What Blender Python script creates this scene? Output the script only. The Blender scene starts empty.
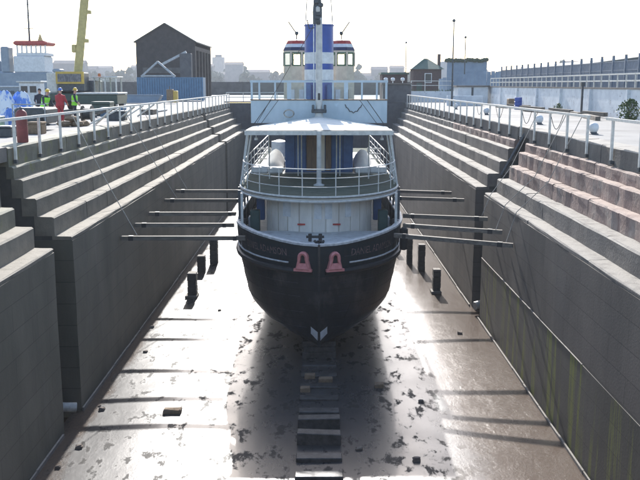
import bpy, math, random
from mathutils import Vector, Matrix
R = math.radians
random.seed(7)
sc = bpy.context.scene
col = sc.collection

# ------------------------------------------------------------------ camera, sky, sun, exposure
ZC = 10.9                                   # camera height above the dock floor (z = 0)
F, CX, HOR = 850.0, 319.0, 84.5             # focal length, vanishing column and horizon row, photo pixels
PITCH = math.atan((240 - HOR) / F)
cam = bpy.data.cameras.new('camera')
cam.sensor_width = 36; cam.lens = 36 * F / 640
cam.shift_x = (320 - CX) / 640
cam.clip_end = 6000
cam_o = bpy.data.objects.new('camera', cam); col.objects.link(cam_o)
cam_o.location = (0, 0, ZC); cam_o.rotation_euler = (R(90) - PITCH, 0, 0)
sc.camera = cam_o

SUN_EL, SUN_AZ = 30.4, -2.5                 # azimuth from +Y towards +X
w = bpy.data.worlds.new('World'); sc.world = w; w.use_nodes = True
wn = w.node_tree.nodes; wl = w.node_tree.links
bg = wn['Background']
sky = wn.new('ShaderNodeTexSky'); sky.sky_type = 'NISHITA'; sky.sun_disc = False
sky.sun_elevation = R(SUN_EL); sky.sun_rotation = R(SUN_AZ)
sky.air_density = 0.95; sky.dust_density = 1.1; sky.ozone_density = 1.0
wl.new(sky.outputs['Color'], bg.inputs['Color']); bg.inputs['Strength'].default_value = 0.13
sun = bpy.data.lights.new('sun', 'SUN'); sun.energy = 3.6; sun.angle = R(0.6); sun.color = (1, .965, .92)
sun_o = bpy.data.objects.new('sun', sun); col.objects.link(sun_o)
sun_o.rotation_euler = (-R(90 - SUN_EL), 0, -R(SUN_AZ)); sun_o.location = (0, 60, 60)
sc.view_settings.view_transform = 'Standard'; sc.view_settings.look = 'None'
sc.view_settings.gamma = 1; sc.view_settings.exposure = 1.3
sc.view_settings.use_curve_mapping = False

# ------------------------------------------------------------------ pixel helpers
def ray(x, y):
    a = (x - CX) / F; b = (y - 240) / F; c, s = math.cos(PITCH), math.sin(PITCH)
    return Vector((a, c - b * s, -s - b * c))
def atz(x, y, z): r = ray(x, y); return Vector((0, 0, ZC)) + r * ((z - ZC) / r.z)
def atd(x, y, d): r = ray(x, y); return Vector((0, 0, ZC)) + r * (d / r.y)
def atx(x, y, X): r = ray(x, y); return Vector((0, 0, ZC)) + r * (X / r.x)

# ------------------------------------------------------------------ mesh builder
W = {}                                       # world origin of every root / part
class MB:
    def __init__(s): s.v = []; s.f = []
    def add(s, vs, fs):
        n = len(s.v); s.v += [Vector(p) for p in vs]; s.f += [tuple(i + n for i in f) for f in fs]; return s
    def box(s, x0, x1, y0, y1, z0, z1):
        return s.add([(x0,y0,z0),(x1,y0,z0),(x1,y1,z0),(x0,y1,z0),(x0,y0,z1),(x1,y0,z1),(x1,y1,z1),(x0,y1,z1)],
                     [(0,3,2,1),(4,5,6,7),(0,1,5,4),(1,2,6,5),(2,3,7,6),(3,0,4,7)])
    def bevbox(s, x0, x1, y0, y1, z0, z1, b=.03):
        lo, hi = (x0, y0, z0), (x1, y1, z1)
        prof = [(z0, b), (z0 + b, 0), (z1 - b, 0), (z1, b)]
        rings = []
        for z, i in prof:
            q = b
            rings.append([(x0+i+q,y0+i,z),(x1-i-q,y0+i,z),(x1-i,y0+i+q,z),(x1-i,y1-i-q,z),(x1-i-q,y1-i,z),(x0+i+q,y1-i,z),(x0+i,y1-i-q,z),(x0+i,y0+i+q,z)])
        return s.loft(rings, True, True)
    def loft(s, rings, closed=True, caps=True):
        n = len(rings[0]); vs = [p for r in rings for p in r]; fs = []
        for i in range(len(rings) - 1):
            for j in range(n if closed else n - 1):
                a = i * n + j; b = i * n + (j + 1) % n
                fs.append((a, b, b + n, a + n))
        if caps and closed:
            fs.append(tuple(range(n))[::-1]); fs.append(tuple(range((len(rings) - 1) * n, len(rings) * n)))
        return s.add(vs, fs)
    def tube(s, pts, r, n=8, caps=True):
        pts = [Vector(p) for p in pts]; rings = []
        rr = r if isinstance(r, (list, tuple)) else [r] * len(pts)
        for i, p in enumerate(pts):
            d = (pts[min(i + 1, len(pts) - 1)] - pts[max(i - 1, 0)]).normalized()
            u = d.cross(Vector((0, 0, 1)))
            if u.length < 1e-3: u = Vector((1, 0, 0))
            u.normalize(); v = d.cross(u).normalized() * -1
            rings.append([p + (u * math.cos(2*math.pi*k/n) + v * math.sin(2*math.pi*k/n)) * rr[i] for k in range(n)])
        return s.loft(rings, True, caps)
    def bar(s, a, b, wx, wz):
        a, b = Vector(a), Vector(b); d = (b - a).normalized(); u = d.cross(Vector((0, 0, 1)))
        if u.length < 1e-3: u = Vector((1, 0, 0))
        u.normalize(); v = u.cross(d).normalized()
        q = [u*wx/2+v*wz/2, -u*wx/2+v*wz/2, -u*wx/2-v*wz/2, u*wx/2-v*wz/2]
        return s.loft([[a + k for k in q], [b + k for k in q]])
    def lathe(s, prof, c, n=16, caps=True, sx=1, sy=1):
        c = Vector(c)
        return s.loft([[c + Vector((r*math.cos(2*math.pi*k/n)*sx, r*math.sin(2*math.pi*k/n)*sy, z)) for k in range(n)] for r, z in prof], True, caps)
    def prism(s, poly, axis, a, b):
        def P(u, v, t): return {'x': (t,u,v), 'y': (u,t,v), 'z': (u,v,t)}[axis]
        return s.loft([[P(u,v,a) for u, v in poly], [P(u,v,b) for u, v in poly]])
    def jitter(s, amt, seed=0):
        rng = random.Random(seed)
        for p in s.v: p += Vector((rng.uniform(-1,1), rng.uniform(-1,1), rng.uniform(-1,1))) * amt
        return s
    def build(s, name, m, parent=None, smooth=False):
        xs = [p.x for p in s.v]; ys = [p.y for p in s.v]; zs = [p.z for p in s.v]
        o = Vector(((min(xs)+max(xs))/2, (min(ys)+max(ys))/2, min(zs)))
        me = bpy.data.meshes.new(name)
        me.from_pydata([tuple(p - o) for p in s.v], [], s.f); me.validate()
        import bmesh
        bm = bmesh.new(); bm.from_mesh(me); bmesh.ops.recalc_face_normals(bm, faces=bm.faces); bm.to_mesh(me); bm.free()
        me.materials.append(m)
        if smooth:
            me.polygons.foreach_set('use_smooth', [True] * len(me.polygons))
            try: me.set_sharp_from_angle(angle=R(40))
            except Exception: pass
        ob = bpy.data.objects.new(name, me); col.objects.link(ob)
        if parent: ob.parent = parent; ob.location = o - W[parent.name]
        else: ob.location = o
        W[ob.name] = o
        return ob
def tag(o, label=None, cat=None, group=None, kind=None):
    for k, v in (('label', label), ('category', cat), ('group', group), ('kind', kind)):
        if v: o[k] = v
    return o
def empty(name, loc, label=None, cat=None, group=None):
    o = bpy.data.objects.new(name, None); col.objects.link(o); o.location = loc; o.empty_display_size = .3
    W[o.name] = Vector(loc); return tag(o, label, cat, group)
def copy_tree(o, parent=None):
    c = o.copy(); col.objects.link(c)
    if parent: c.parent = parent
    for ch in list(o.children): copy_tree(ch, c)
    return c

# ------------------------------------------------------------------ materials
def mat(name, c1, c2=None, scale=3., rough=.8, bump=0., bscale=None, stretch=(1,1,1), metal=0., lo=.38, hi=.62,
        c3=None, s3=1.2, lo3=.55, hi3=.7, st3=(1,1,1), rnd=0., spec=.5, rough2=None, coord='pos', top=None, bdist=.05, joints=None):
    m = bpy.data.materials.new(name); m.use_nodes = True
    N, L = m.node_tree.nodes, m.node_tree.links
    P = N['Principled BSDF']; P.inputs['Roughness'].default_value = rough; P.inputs['Metallic'].default_value = metal
    P.inputs['Specular IOR Level'].default_value = spec
    if coord == 'pos': src = N.new('ShaderNodeNewGeometry').outputs['Position']
    else: src = N.new('ShaderNodeTexCoord').outputs['Object']
    def noise(st, s, det=7):
        mp = N.new('ShaderNodeMapping'); mp.inputs['Scale'].default_value = st; L.new(src, mp.inputs['Vector'])
        t = N.new('ShaderNodeTexNoise'); t.inputs['Scale'].default_value = s; t.inputs['Detail'].default_value = det
        t.inputs['Roughness'].default_value = .62; L.new(mp.outputs[0], t.inputs['Vector']); return t.outputs['Fac']
    def ramp(f, a, b):
        r = N.new('ShaderNodeMapRange'); r.inputs['From Min'].default_value = a; r.inputs['From Max'].default_value = b
        L.new(f, r.inputs['Value']); return r.outputs['Result']
    def mix(f, a, b):
        x = N.new('ShaderNodeMix'); x.data_type = 'RGBA'; L.new(f, x.inputs['Factor'])
        for sock, val in ((x.inputs['A'], a), (x.inputs['B'], b)):
            if hasattr(val, 'is_output'): L.new(val, sock)
            else: sock.default_value = (*val, 1)
        return x.outputs['Result']
    c2 = c2 or tuple(v * .75 for v in c1)
    n1 = noise(stretch, scale)
    out = mix(ramp(n1, lo, hi), c1, c2)
    if c3: out = mix(ramp(noise(st3, s3), lo3, hi3), out, c3)
    if rnd:
        oi = N.new('ShaderNodeObjectInfo'); hs = N.new('ShaderNodeHueSaturation')
        L.new(ramp(oi.outputs['Random'], 0, 1), hs.inputs['Value'])
        mr = hs.inputs['Value'].links[0].from_node; mr.inputs['To Min'].default_value = 1 - rnd; mr.inputs['To Max'].default_value = 1 + rnd
        L.new(out, hs.inputs['Color']); out = hs.outputs['Color']
    jf = None
    if joints:                               # faint joints: (axis pair, width, height, depth of tone)
        ax, bw, bh, dk = joints
        sj = N.new('ShaderNodeSeparateXYZ'); L.new(src, sj.inputs[0]); cj = N.new('ShaderNodeCombineXYZ')
        L.new(sj.outputs['XYZ'.index(ax[0])], cj.inputs[0]); L.new(sj.outputs['XYZ'.index(ax[1])], cj.inputs[1])
        bt = N.new('ShaderNodeTexBrick'); bt.inputs['Scale'].default_value = 1; bt.inputs['Brick Width'].default_value = bw; bt.inputs['Row Height'].default_value = bh
        bt.inputs['Mortar Size'].default_value = .014; bt.inputs['Mortar Smooth'].default_value = .4
        bt.inputs['Color1'].default_value = (1,1,1,1); bt.inputs['Color2'].default_value = (.86,.86,.86,1); bt.inputs['Mortar'].default_value = (dk,dk,dk,1)
        L.new(cj.outputs[0], bt.inputs['Vector'])
        mj = N.new('ShaderNodeMix'); mj.data_type = 'RGBA'; mj.blend_type = 'MULTIPLY'; mj.inputs['Factor'].default_value = 1
        L.new(out, mj.inputs['A']); L.new(bt.outputs['Color'], mj.inputs['B']); out = mj.outputs['Result']
    if top:                                  # upward faces painted paler, sun on the treads put into the colour
        gn = N.new('ShaderNodeNewGeometry'); sx = N.new('ShaderNodeSeparateXYZ'); L.new(gn.outputs['True Normal'], sx.inputs[0])
        ml = N.new('ShaderNodeMath'); ml.operation = 'MULTIPLY'; L.new(ramp(sx.outputs[2], .35, .8), ml.inputs[0]); L.new(ramp(noise((1,1,1), 1.7), .30, .52), ml.inputs[1])
        out = mix(ml.outputs[0], out, top)
    L.new(out, P.inputs['Base Color'])
    if rough2 is not None:
        r = ramp(n1, lo, hi); q = r.node if hasattr(r, 'node') else None
        mr = N.new('ShaderNodeMapRange'); mr.inputs['To Min'].default_value = rough; mr.inputs['To Max'].default_value = rough2
        L.new(r, mr.inputs['Value']); L.new(mr.outputs[0], P.inputs['Roughness'])
    if bump:
        b = N.new('ShaderNodeBump'); b.inputs['Strength'].default_value = bump; b.inputs['Distance'].default_value = bdist
        L.new(noise(stretch if not bscale else (1,1,1), bscale or scale * 4), b.inputs['Height']); L.new(b.outputs[0], P.inputs['Normal'])
    return m

T = {}
T['concrete'] = mat('wet_concrete', (.115,.10,.086), (.072,.064,.056), .45, .7, .12, 14, (1,1,.4), c3=(.12,.112,.10), s3=.7, st3=(1.2,1.2,.12), lo3=.55, hi3=.8, joints=('YZ', 2.7, .74, .45))
T['algae_wall'] = mat('algae_concrete', (.085,.078,.066), (.05,.048,.04), .5, .66, .12, 14, (1,1,.35), c3=(.17,.18,.035), s3=1.6, st3=(1.5,1.5,.10), lo3=.51, hi3=.62, joints=('YZ', 2.7, .74, .45))
T['left_wall'] = mat('dark_damp_wall', (.135,.12,.09), (.08,.077,.056), .45, .7, .15, 14, (1,1,.4), c3=(.145,.125,.115), s3=.6, st3=(1.2,1.2,.12), lo3=.56, hi3=.8, joints=('YZ', 2.9, .74, .5))
T['step'] = mat('step_stone', (.165,.148,.13), (.115,.103,.092), 1.1, .85, .35, 12, c3=(.065,.06,.056), s3=.7, lo3=.55, hi3=.8, st3=(1,1,.5), rnd=.10, top=(.26,.24,.21))
T['step_left'] = mat('damp_step_stone', (.20,.175,.135), (.135,.12,.093), 1.1, .85, .35, 12, c3=(.06,.058,.05), s3=.7, lo3=.55, hi3=.8, st3=(1,1,.5), rnd=.10, top=(.26,.235,.19))
T['step_moss'] = mat('mossy_step_stone', (.175,.162,.12), (.115,.108,.08), 1.1, .85, .35, 12, c3=(.14,.145,.04), s3=1.4, lo3=.52, hi3=.7, rnd=.1, top=(.27,.26,.205))
T['sandstone'] = mat('red_sandstone', (.27,.195,.165), (.19,.132,.112), 1.3, .9, .6, 6, c3=(.27,.24,.21), s3=1.0, lo3=.50, hi3=.75, rnd=.2, top=(.36,.28,.235), bdist=.045)
T['core'] = mat('wall_core', (.07,.066,.06), None, 3, .9)
T['quay'] = mat('quay_concrete', (.25,.245,.235), (.19,.185,.178), .3, .85, .3, 6, c3=(.115,.11,.105), s3=.22, lo3=.52, hi3=.68, joints=('XY', 3.2, 2.1, .7))
T['galv'] = mat('pale_painted_steel', (.66,.65,.60), (.52,.51,.47), 6, .55, .1)
T['post'] = mat('grey_steel_post', (.42,.44,.45), (.30,.31,.32), 6, .6)
T['timber'] = mat('weathered_timber', (.17,.145,.115), (.09,.075,.06), 5, .8, .4, 14, (1,.5,3), rnd=.2)
T['timber_top'] = mat('shore_timber', (.21,.185,.15), (.12,.10,.08), 5, .75, .4, 14, (.4,3,3), rnd=.2)
T['blackblock'] = mat('tarred_block', (.035,.035,.036), (.02,.02,.02), 5, .55, .4, 10)
T['keelblock'] = mat('wet_keel_block', (.075,.07,.065), (.035,.033,.03), 4, .45, .4, 10, rnd=.2)
T['hull_top'] = mat('black_bulwark_paint', (.013,.022,.028), (.022,.03,.034), 2.5, .34, .15, 5, (1,1,.5), c3=(.05,.042,.04), s3=1.3, st3=(1,1,.3), lo3=.60, hi3=.8, rough2=.55, joints=('YZ', 1.9, 3, .6))
T['hull_bot'] = mat('worn_sheen_bottom_paint', (.034,.036,.039), (.018,.02,.023), 1.2, .34, .2, 5, (1,1,.4), c3=(.12,.105,.095), s3=.8, st3=(1,.5,.6), lo3=.52, hi3=.72, joints=('YZ', 1.8, .62, .55))  # lighter patches: scuffs, plus hull sheen painted into the colour
T['cap'] = mat('worn_white_rail', (.66,.66,.64), (.45,.45,.44), 6, .5, .1, c3=(.12,.09,.08), s3=5, lo3=.64, hi3=.7)
T['foredeck'] = mat('pale_deck', (.56,.58,.58), (.42,.43,.43), 3, .35, .1, c3=(.22,.2,.19), s3=2.6, lo3=.62, hi3=.72)
T['cream'] = mat('dull_white_house', (.80,.75,.67), (.68,.63,.56), 2.2, .55, .15, 4, (1,1,.35), c3=(.33,.27,.23), s3=2.4, st3=(1.5,1.5,.2), lo3=.64, hi3=.8, rnd=.07)
T['greendeck'] = mat('green_deck', (.095,.112,.088), (.065,.08,.06), 3, .9, .2, c3=(.10,.11,.095), s3=2, lo3=.6, hi3=.75, spec=.1)
T['paledeck'] = mat('pale_boat_deck', (.55,.54,.50), (.42,.41,.37), 3, .6, .2)
T['canvas'] = mat('white_canvas', (.82,.79,.72), (.72,.69,.62), 1.5, .85, .25, 3)
T['whitepaint'] = mat('white_paint', (.72,.73,.73), (.6,.61,.61), 4, .45, .05)
T['paleblue'] = mat('pale_blue_dodger', (.48,.57,.63), (.41,.50,.56), 1.6, .6, .2, 4, (1,1,.4), c3=(.55,.66,.74), s3=2.2, lo3=.6, hi3=.75)
T['blue'] = mat('funnel_blue', (.028,.08,.35), (.024,.065,.28), 2.5, .38, .05)
T['cabinblue'] = mat('cabin_blue', (.04,.115,.30), (.03,.085,.23), 2.5, .45, .1)
T['varnish'] = mat('brown_woodwork', (.20,.125,.075), (.13,.08,.05), 4, .5, .15, 10, (3,3,.4))
T['towercream'] = mat('cream_shelter', (.62,.55,.43), (.52,.45,.35), 3, .6, .1)
T['red'] = mat('red_band', (.50,.06,.045), None, 3, .5)
T['navy'] = mat('dark_blue_band', (.03,.035,.09), None, 3, .5)
T['windowgreen'] = mat('green_frame', (.05,.14,.075), None, 3, .5)
T['pink'] = mat('faded_red_lead', (.78,.30,.28), (.66,.23,.21), 6, .65, .2)
T['black'] = mat('black_paint', (.02,.02,.021), (.03,.03,.03), 4, .5)
T['green_box'] = mat('dark_green_paint', (.02,.06,.055), None, 4, .5)
T['letter'] = mat('faded_letter_paint', (.24,.165,.16), (.11,.085,.085), 7, .6, lo=.40, hi=.56)
T['shed'] = mat('sooty_brick', (.05,.042,.042), (.032,.028,.028), 1.4, .85, .3, 5)
T['slate'] = mat('slate_roof', (.07,.085,.08), (.05,.06,.055), 2, .7, .2)
T['mastgrey'] = mat('mast_cream', (.55,.55,.52), (.42,.42,.40), 3, .5)
T['darkfit'] = mat('dark_fittings', (.07,.08,.09), (.04,.045,.05), 6, .5)
T['rope'] = mat('rope', (.42,.40,.36), (.3,.28,.25), 20, .9)
T['darkrope'] = mat('dark_rope', (.07,.065,.06), None, 20, .9)
T['contblue'] = mat('container_blue', (.085,.20,.33), (.065,.16,.27), 2, .55, .1)
T['paleblue2'] = mat('weathered_blue_sheet', (.22,.29,.37), (.17,.23,.31), .8, .6, .1, rnd=.06)
T['yellow'] = mat('crane_yellow', (.62,.42,.07), (.5,.33,.06), 4, .5)
T['boomyellow'] = mat('boom_cream_yellow', (.55,.45,.17), (.45,.36,.14), 4, .5)
T['plate'] = mat('grey_sign_plate', (.20,.19,.19), (.11,.105,.11), 11, .6, lo=.45, hi=.55, stretch=(1,1,.3))
T['darkgreen'] = mat('dark_green_body', (.03,.065,.05), None, 4, .45)
T['rubber'] = mat('rubber', (.02,.02,.02), None, 6, .8)
T['tuggrey'] = mat('grey_hull', (.26,.31,.36), (.21,.26,.31), 2, .5)
T['lime'] = mat('lime_vest', (.30,.85,.05), (.24,.72,.04), 6, .7)
T['redcloth'] = mat('red_overall', (.42,.035,.045), (.33,.03,.035), 6, .85, .3)
T['darkcloth'] = mat('navy_cloth', (.03,.035,.055), None, 6, .85, .3)
T['skin'] = mat('skin', (.55,.33,.24), None, 6, .6)
T['helmety'] = mat('yellow_helmet', (.75,.48,.04), None, 6, .4)
T['helmetb'] = mat('blue_helmet', (.05,.16,.55), None, 6, .4)
T['hair'] = mat('dark_hair', (.03,.025,.02), None, 6, .8)
T['bluecloth'] = mat('blue_white_sheet', (.10,.24,.66), (.72,.76,.8), 2.2, .7, .4, 5, (1,1,.35), lo=.47, hi=.53)
T['redbrown'] = mat('red_oxide', (.26,.06,.055), (.19,.045,.04), 4, .6)
T['whitewash'] = mat('peeling_whitewash', (.70,.73,.75), (.58,.61,.64), 1.6, .85, .3, 5, c3=(.34,.33,.33), s3=3.2, lo3=.62, hi3=.68)
T['fence'] = mat('blue_grey_fence', (.16,.20,.26), None, 4, .6)
T['brick'] = mat('dull_brick', (.09,.06,.057), (.07,.047,.045), 4, .9)
T['greenroof'] = mat('green_roof', (.075,.135,.105), (.06,.11,.085), 2, .7)
T['greywall'] = mat('grey_gate_wall', (.10,.10,.105), (.07,.07,.075), 1.5, .85, .3)
T['stonewall'] = mat('far_stone_wall', (.13,.125,.12), (.08,.078,.075), .8, .9, .3)
T['leaf'] = mat('leaf', (.07,.12,.025), (.045,.085,.02), 6, .7, rnd=0)
T['farleaf'] = mat('far_leaf', (.06,.085,.05), (.045,.065,.04), .4, .9)
T['farhouse'] = mat('far_house', (.30,.27,.25), (.24,.22,.21), .3, .9, rnd=.3, coord='obj')
T['farroof'] = mat('far_roof', (.14,.12,.12), (.10,.09,.09), .3, .9, rnd=.2, coord='obj')
T['glassdark'] = mat('dark_pane', (.03,.035,.04), None, 3, .12)
T['sack'] = mat('brown_sack', (.27,.19,.12), (.19,.13,.08), 6, .9, .4)
T['drum'] = mat('blue_drum', (.03,.09,.40), None, 5, .45)
T['orange'] = mat('orange_paint', (.60,.16,.04), None, 5, .5)
T['pipe'] = mat('pale_pipe', (.5,.49,.45), (.36,.35,.32), 8, .5)
T['debris'] = mat('rubble', (.22,.18,.14), (.14,.11,.09), 6, .9, .4, rnd=.3)

def glass_mat():
    m = bpy.data.materials.new('window_glass'); m.use_nodes = True; N, L = m.node_tree.nodes, m.node_tree.links
    for n in list(N):
        if n.type == 'BSDF_PRINCIPLED': N.remove(n)
    tr = N.new('ShaderNodeBsdfTransparent'); tr.inputs[0].default_value = (.90,.94,.95,1)
    gl = N.new('ShaderNodeBsdfGlossy'); gl.inputs['Roughness'].default_value = .08
    fr = N.new('ShaderNodeFresnel'); fr.inputs['IOR'].default_value = 1.45
    mx = N.new('ShaderNodeMixShader'); L.new(fr.outputs[0], mx.inputs[0]); L.new(tr.outputs[0], mx.inputs[1]); L.new(gl.outputs[0], mx.inputs[2])
    L.new(mx.outputs[0], N['Material Output'].inputs['Surface']); return m
T['glass'] = glass_mat()

def floor_mat():
    m = bpy.data.materials.new('wet_dock_mud'); m.use_nodes = True; N, L = m.node_tree.nodes, m.node_tree.links
    P = N['Principled BSDF']; geo = N.new('ShaderNodeNewGeometry')
    def noise(st, s, det=8, r=.65, dist=0.):
        mp = N.new('ShaderNodeMapping'); mp.inputs['Scale'].default_value = st; L.new(geo.outputs['Position'], mp.inputs['Vector'])
        t = N.new('ShaderNodeTexNoise'); t.inputs['Scale'].default_value = s; t.inputs['Detail'].default_value = det
        t.inputs['Roughness'].default_value = r; t.inputs['Distortion'].default_value = dist
        L.new(mp.outputs[0], t.inputs['Vector']); return t.outputs['Fac']
    def mr(f, a, b, c=0., d=1.):
        r = N.new('ShaderNodeMapRange'); r.inputs[1].default_value = a; r.inputs[2].default_value = b
        r.inputs[3].default_value = c; r.inputs[4].default_value = d; L.new(f, r.inputs[0]); return r.outputs[0]
    lumps = noise((1,.5,1), 1.9, 9, .68, .2)
    fine = noise((1,.6,1), 13.0, 7, .75)
    big = noise((1,.3,1), .45, 5)
    sep = N.new('ShaderNodeSeparateXYZ'); L.new(geo.outputs['Position'], sep.inputs[0])
    wob = noise((1,.35,1), .8, 7, .7)
    def strip(sign, x0, x1):
        q = N.new('ShaderNodeMath'); q.operation = 'MULTIPLY_ADD'; q.inputs[1].default_value = 2.2; L.new(wob, q.inputs[0])
        k = N.new('ShaderNodeMath'); k.operation = 'MULTIPLY'; k.inputs[1].default_value = sign; L.new(sep.outputs[0], k.inputs[0]); L.new(k.outputs[0], q.inputs[2])
        return mr(q.outputs[0], x0, x1)
    sl = N.new('ShaderNodeMath'); sl.operation = 'MAXIMUM'; L.new(strip(1, 4.7, 6.2), sl.inputs[0]); L.new(strip(-1, 8.5, 8.9), sl.inputs[1])
    def mixc(f, a, b):
        x = N.new('ShaderNodeMix'); x.data_type = 'RGBA'; L.new(f, x.inputs['Factor'])
        for sock, val in ((x.inputs['A'], a), (x.inputs['B'], b)):
            if hasattr(val, 'is_output'): L.new(val, sock)
            else: sock.default_value = val
        return x.outputs['Result']
    def mixf(f, a, b):
        x = N.new('ShaderNodeMix'); L.new(f, x.inputs['Factor'])
        for sock, val in ((x.inputs['A'], a), (x.inputs['B'], b)):
            if hasattr(val, 'is_output'): L.new(val, sock)
            else: sock.default_value = val
        return x.outputs['Result']
    mud = mr(lumps, .525, .64)                      # lumps of mud standing out of the water film
    c = mixc(mr(big, .4, .65), (.056,.053,.052,1), (.038,.037,.037,1))
    c = mixc(mud, c, (.045,.041,.037,1))
    c = mixc(sl.outputs[0], c, mixc(mr(fine, .25, .75), (.12,.085,.062,1), (.08,.057,.043,1)))
    L.new(c, P.inputs['Base Color'])
    rough = mixf(mud, mr(big, .35, .65, .26, .32), .5)
    L.new(mixf(sl.outputs[0], rough, mr(fine, .3, .7, .17, .26)), P.inputs['Roughness'])
    L.new(mixf(sl.outputs[0], mr(mud, 0, .5, .95, .05), .30), P.inputs['Specular IOR Level'])
    L.new(mixf(sl.outputs[0], mixf(mr(mud, 0, .5), .6, .0), .35), P.inputs['Coat Weight']); P.inputs['Coat Roughness'].default_value = .10; P.inputs['Coat IOR'].default_value = 1.33
    b = N.new('ShaderNodeBump'); L.new(mixf(sl.outputs[0], .3, .75), b.inputs['Strength']); b.inputs['Distance'].default_value = .016
    ad = N.new('ShaderNodeMath'); ad.operation = 'MULTIPLY_ADD'; ad.inputs[1].default_value = .40
    hm_ = N.new('ShaderNodeMath'); hm_.operation = 'MULTIPLY'; hm_.inputs[1].default_value = .35; L.new(mr(lumps, .45, .75), hm_.inputs[0])
    L.new(fine, ad.inputs[0]); L.new(hm_.outputs[0], ad.inputs[2])
    L.new(ad.outputs[0], b.inputs['Height']); L.new(b.outputs[0], P.inputs['Normal'])
    return m
T['floor'] = floor_mat()
def water_mat():
    m = mat('basin_water', (.03,.045,.045), None, 1, .12); return m
T['water'] = water_mat()

# ------------------------------------------------------------------ setting
XL, XR, ZQ, DE = -8.1, 7.65, 8.9, 96.0
g = MB()                                           # dock floor: gently uneven sheet
nx, ny = 40, 180
rng = random.Random(3)
def fl(x, y): return .02*math.sin(x*.9+y*.23)+.015*math.sin(y*.7-x*.4) - .0025*(x*x)/4
for j in range(ny + 1):
    for i in range(nx + 1):
        x = XL - .3 + (XR - XL + .6) * i / nx; y = 1.8 + (DE + 1 - 1.8) * j / ny
        g.v.append(Vector((x, y, fl(x, y))))
for j in range(ny):
    for i in range(nx):
        a = j*(nx+1)+i; g.f.append((a, a+1, a+nx+2, a+nx+1))
tag(g.build('dock_floor', T['floor'], None, True), 'wet muddy floor of the dry dock under the ship', kind='structure')

g = MB()                                           # quay and land to the horizon
xs = [-1500, -72, -25, -10.55, 10.1, 1500]; ys = [-1500, 2.0, 84, DE + .5, 126, 1500]
for i in range(5):
    for j in range(5):
        xm = (xs[i]+xs[i+1])/2; ym = (ys[j]+ys[j+1])/2
        if -10.55 < xm < 10.1 and 2.0 < ym < DE + .5: continue
        if -72 < xm < -25 and 84 < ym < 126: continue
        g.add([(xs[i],ys[j],ZQ),(xs[i+1],ys[j],ZQ),(xs[i+1],ys[j+1],ZQ),(xs[i],ys[j+1],ZQ)], [(0,1,2,3)])
tag(g.build('quay_ground', T['quay']), 'pale concrete quay around the dock', kind='structure')
g = MB().add([(-72,84,7.4),(-25,84,7.4),(-25,126,7.4),(-72,126,7.4)], [(0,1,2,3)])
tag(g.build('basin_water', T['water']), 'water in the neighbouring basin', kind='structure')
g = MB()
for a, b in (((-72,84),(-25,84)), ((-25,84),(-25,126)), ((-25,126),(-72,126)), ((-72,126),(-72,84))):
    g.add([(a[0],a[1],6),(b[0],b[1],6),(b[0],b[1],ZQ),(a[0],a[1],ZQ)], [(0,1,2,3)])
tag(g.build('basin_edge', T['stonewall']), 'stone sides of the neighbouring basin', kind='structure')

# ------------------------------------------------------------------ stepped dock walls
EDGE = [(0, 6.0), (.55, 6.65), (1.1, 7.25), (1.5, 7.87), (1.78, 8.28), (1.93, ZQ + .02)]
def rough_block(dep, h, seed, rough):
    """unit-length block along y (0..1), face at x=0, body to x=dep, z -h..0"""
    rng = random.Random(seed); b = MB(); c = .035 if not rough else .06
    c = min(c, h*.3)
    prof = [(dep, -h), (0, -h), (0, -h*.5), (0, -c), (c, 0), (dep*.55, 0), (dep, 0)]
    ny = 2
    rings = []
    for k in range(ny + 1):
        y = k / ny; e = (k == 0 or k == ny); r = []
        for i, (x, z) in enumerate(prof):
            a = rough
            q = (rng.uniform(-1,1)*a if 1 <= i <= 4 else 0); qz = (rng.uniform(-1,1)*a*.7 if 3 <= i <= 6 else 0)
            if e and i in (1,2,3,4): q += .02 + rough*.5
            if e and i in (4,5): qz -= .012 + rough*.3
            r.append((x + q, y, z + qz))
        rings.append(r)
    b.loft(rings); return b
BLK = {}
def block_mesh(course, kind, variant, m):
    key = (course, kind, variant)
    if key not in BLK:
        off, z = EDGE[course]; nxt = EDGE[course+1][0] if course < 5 else off + .72
        h = z - (EDGE[course-1][1] if course else 5.86)
        b = rough_block(nxt - off + .12, h, course*17+variant+(50 if kind.startswith('sand') else 0), .012 if kind.startswith('sand') else .007)
        me = bpy.data.meshes.new('stone'); me.from_pydata([tuple(v) for v in b.v], [], b.f); me.materials.append(m)
        BLK[key] = me
    return BLK[key]
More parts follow.
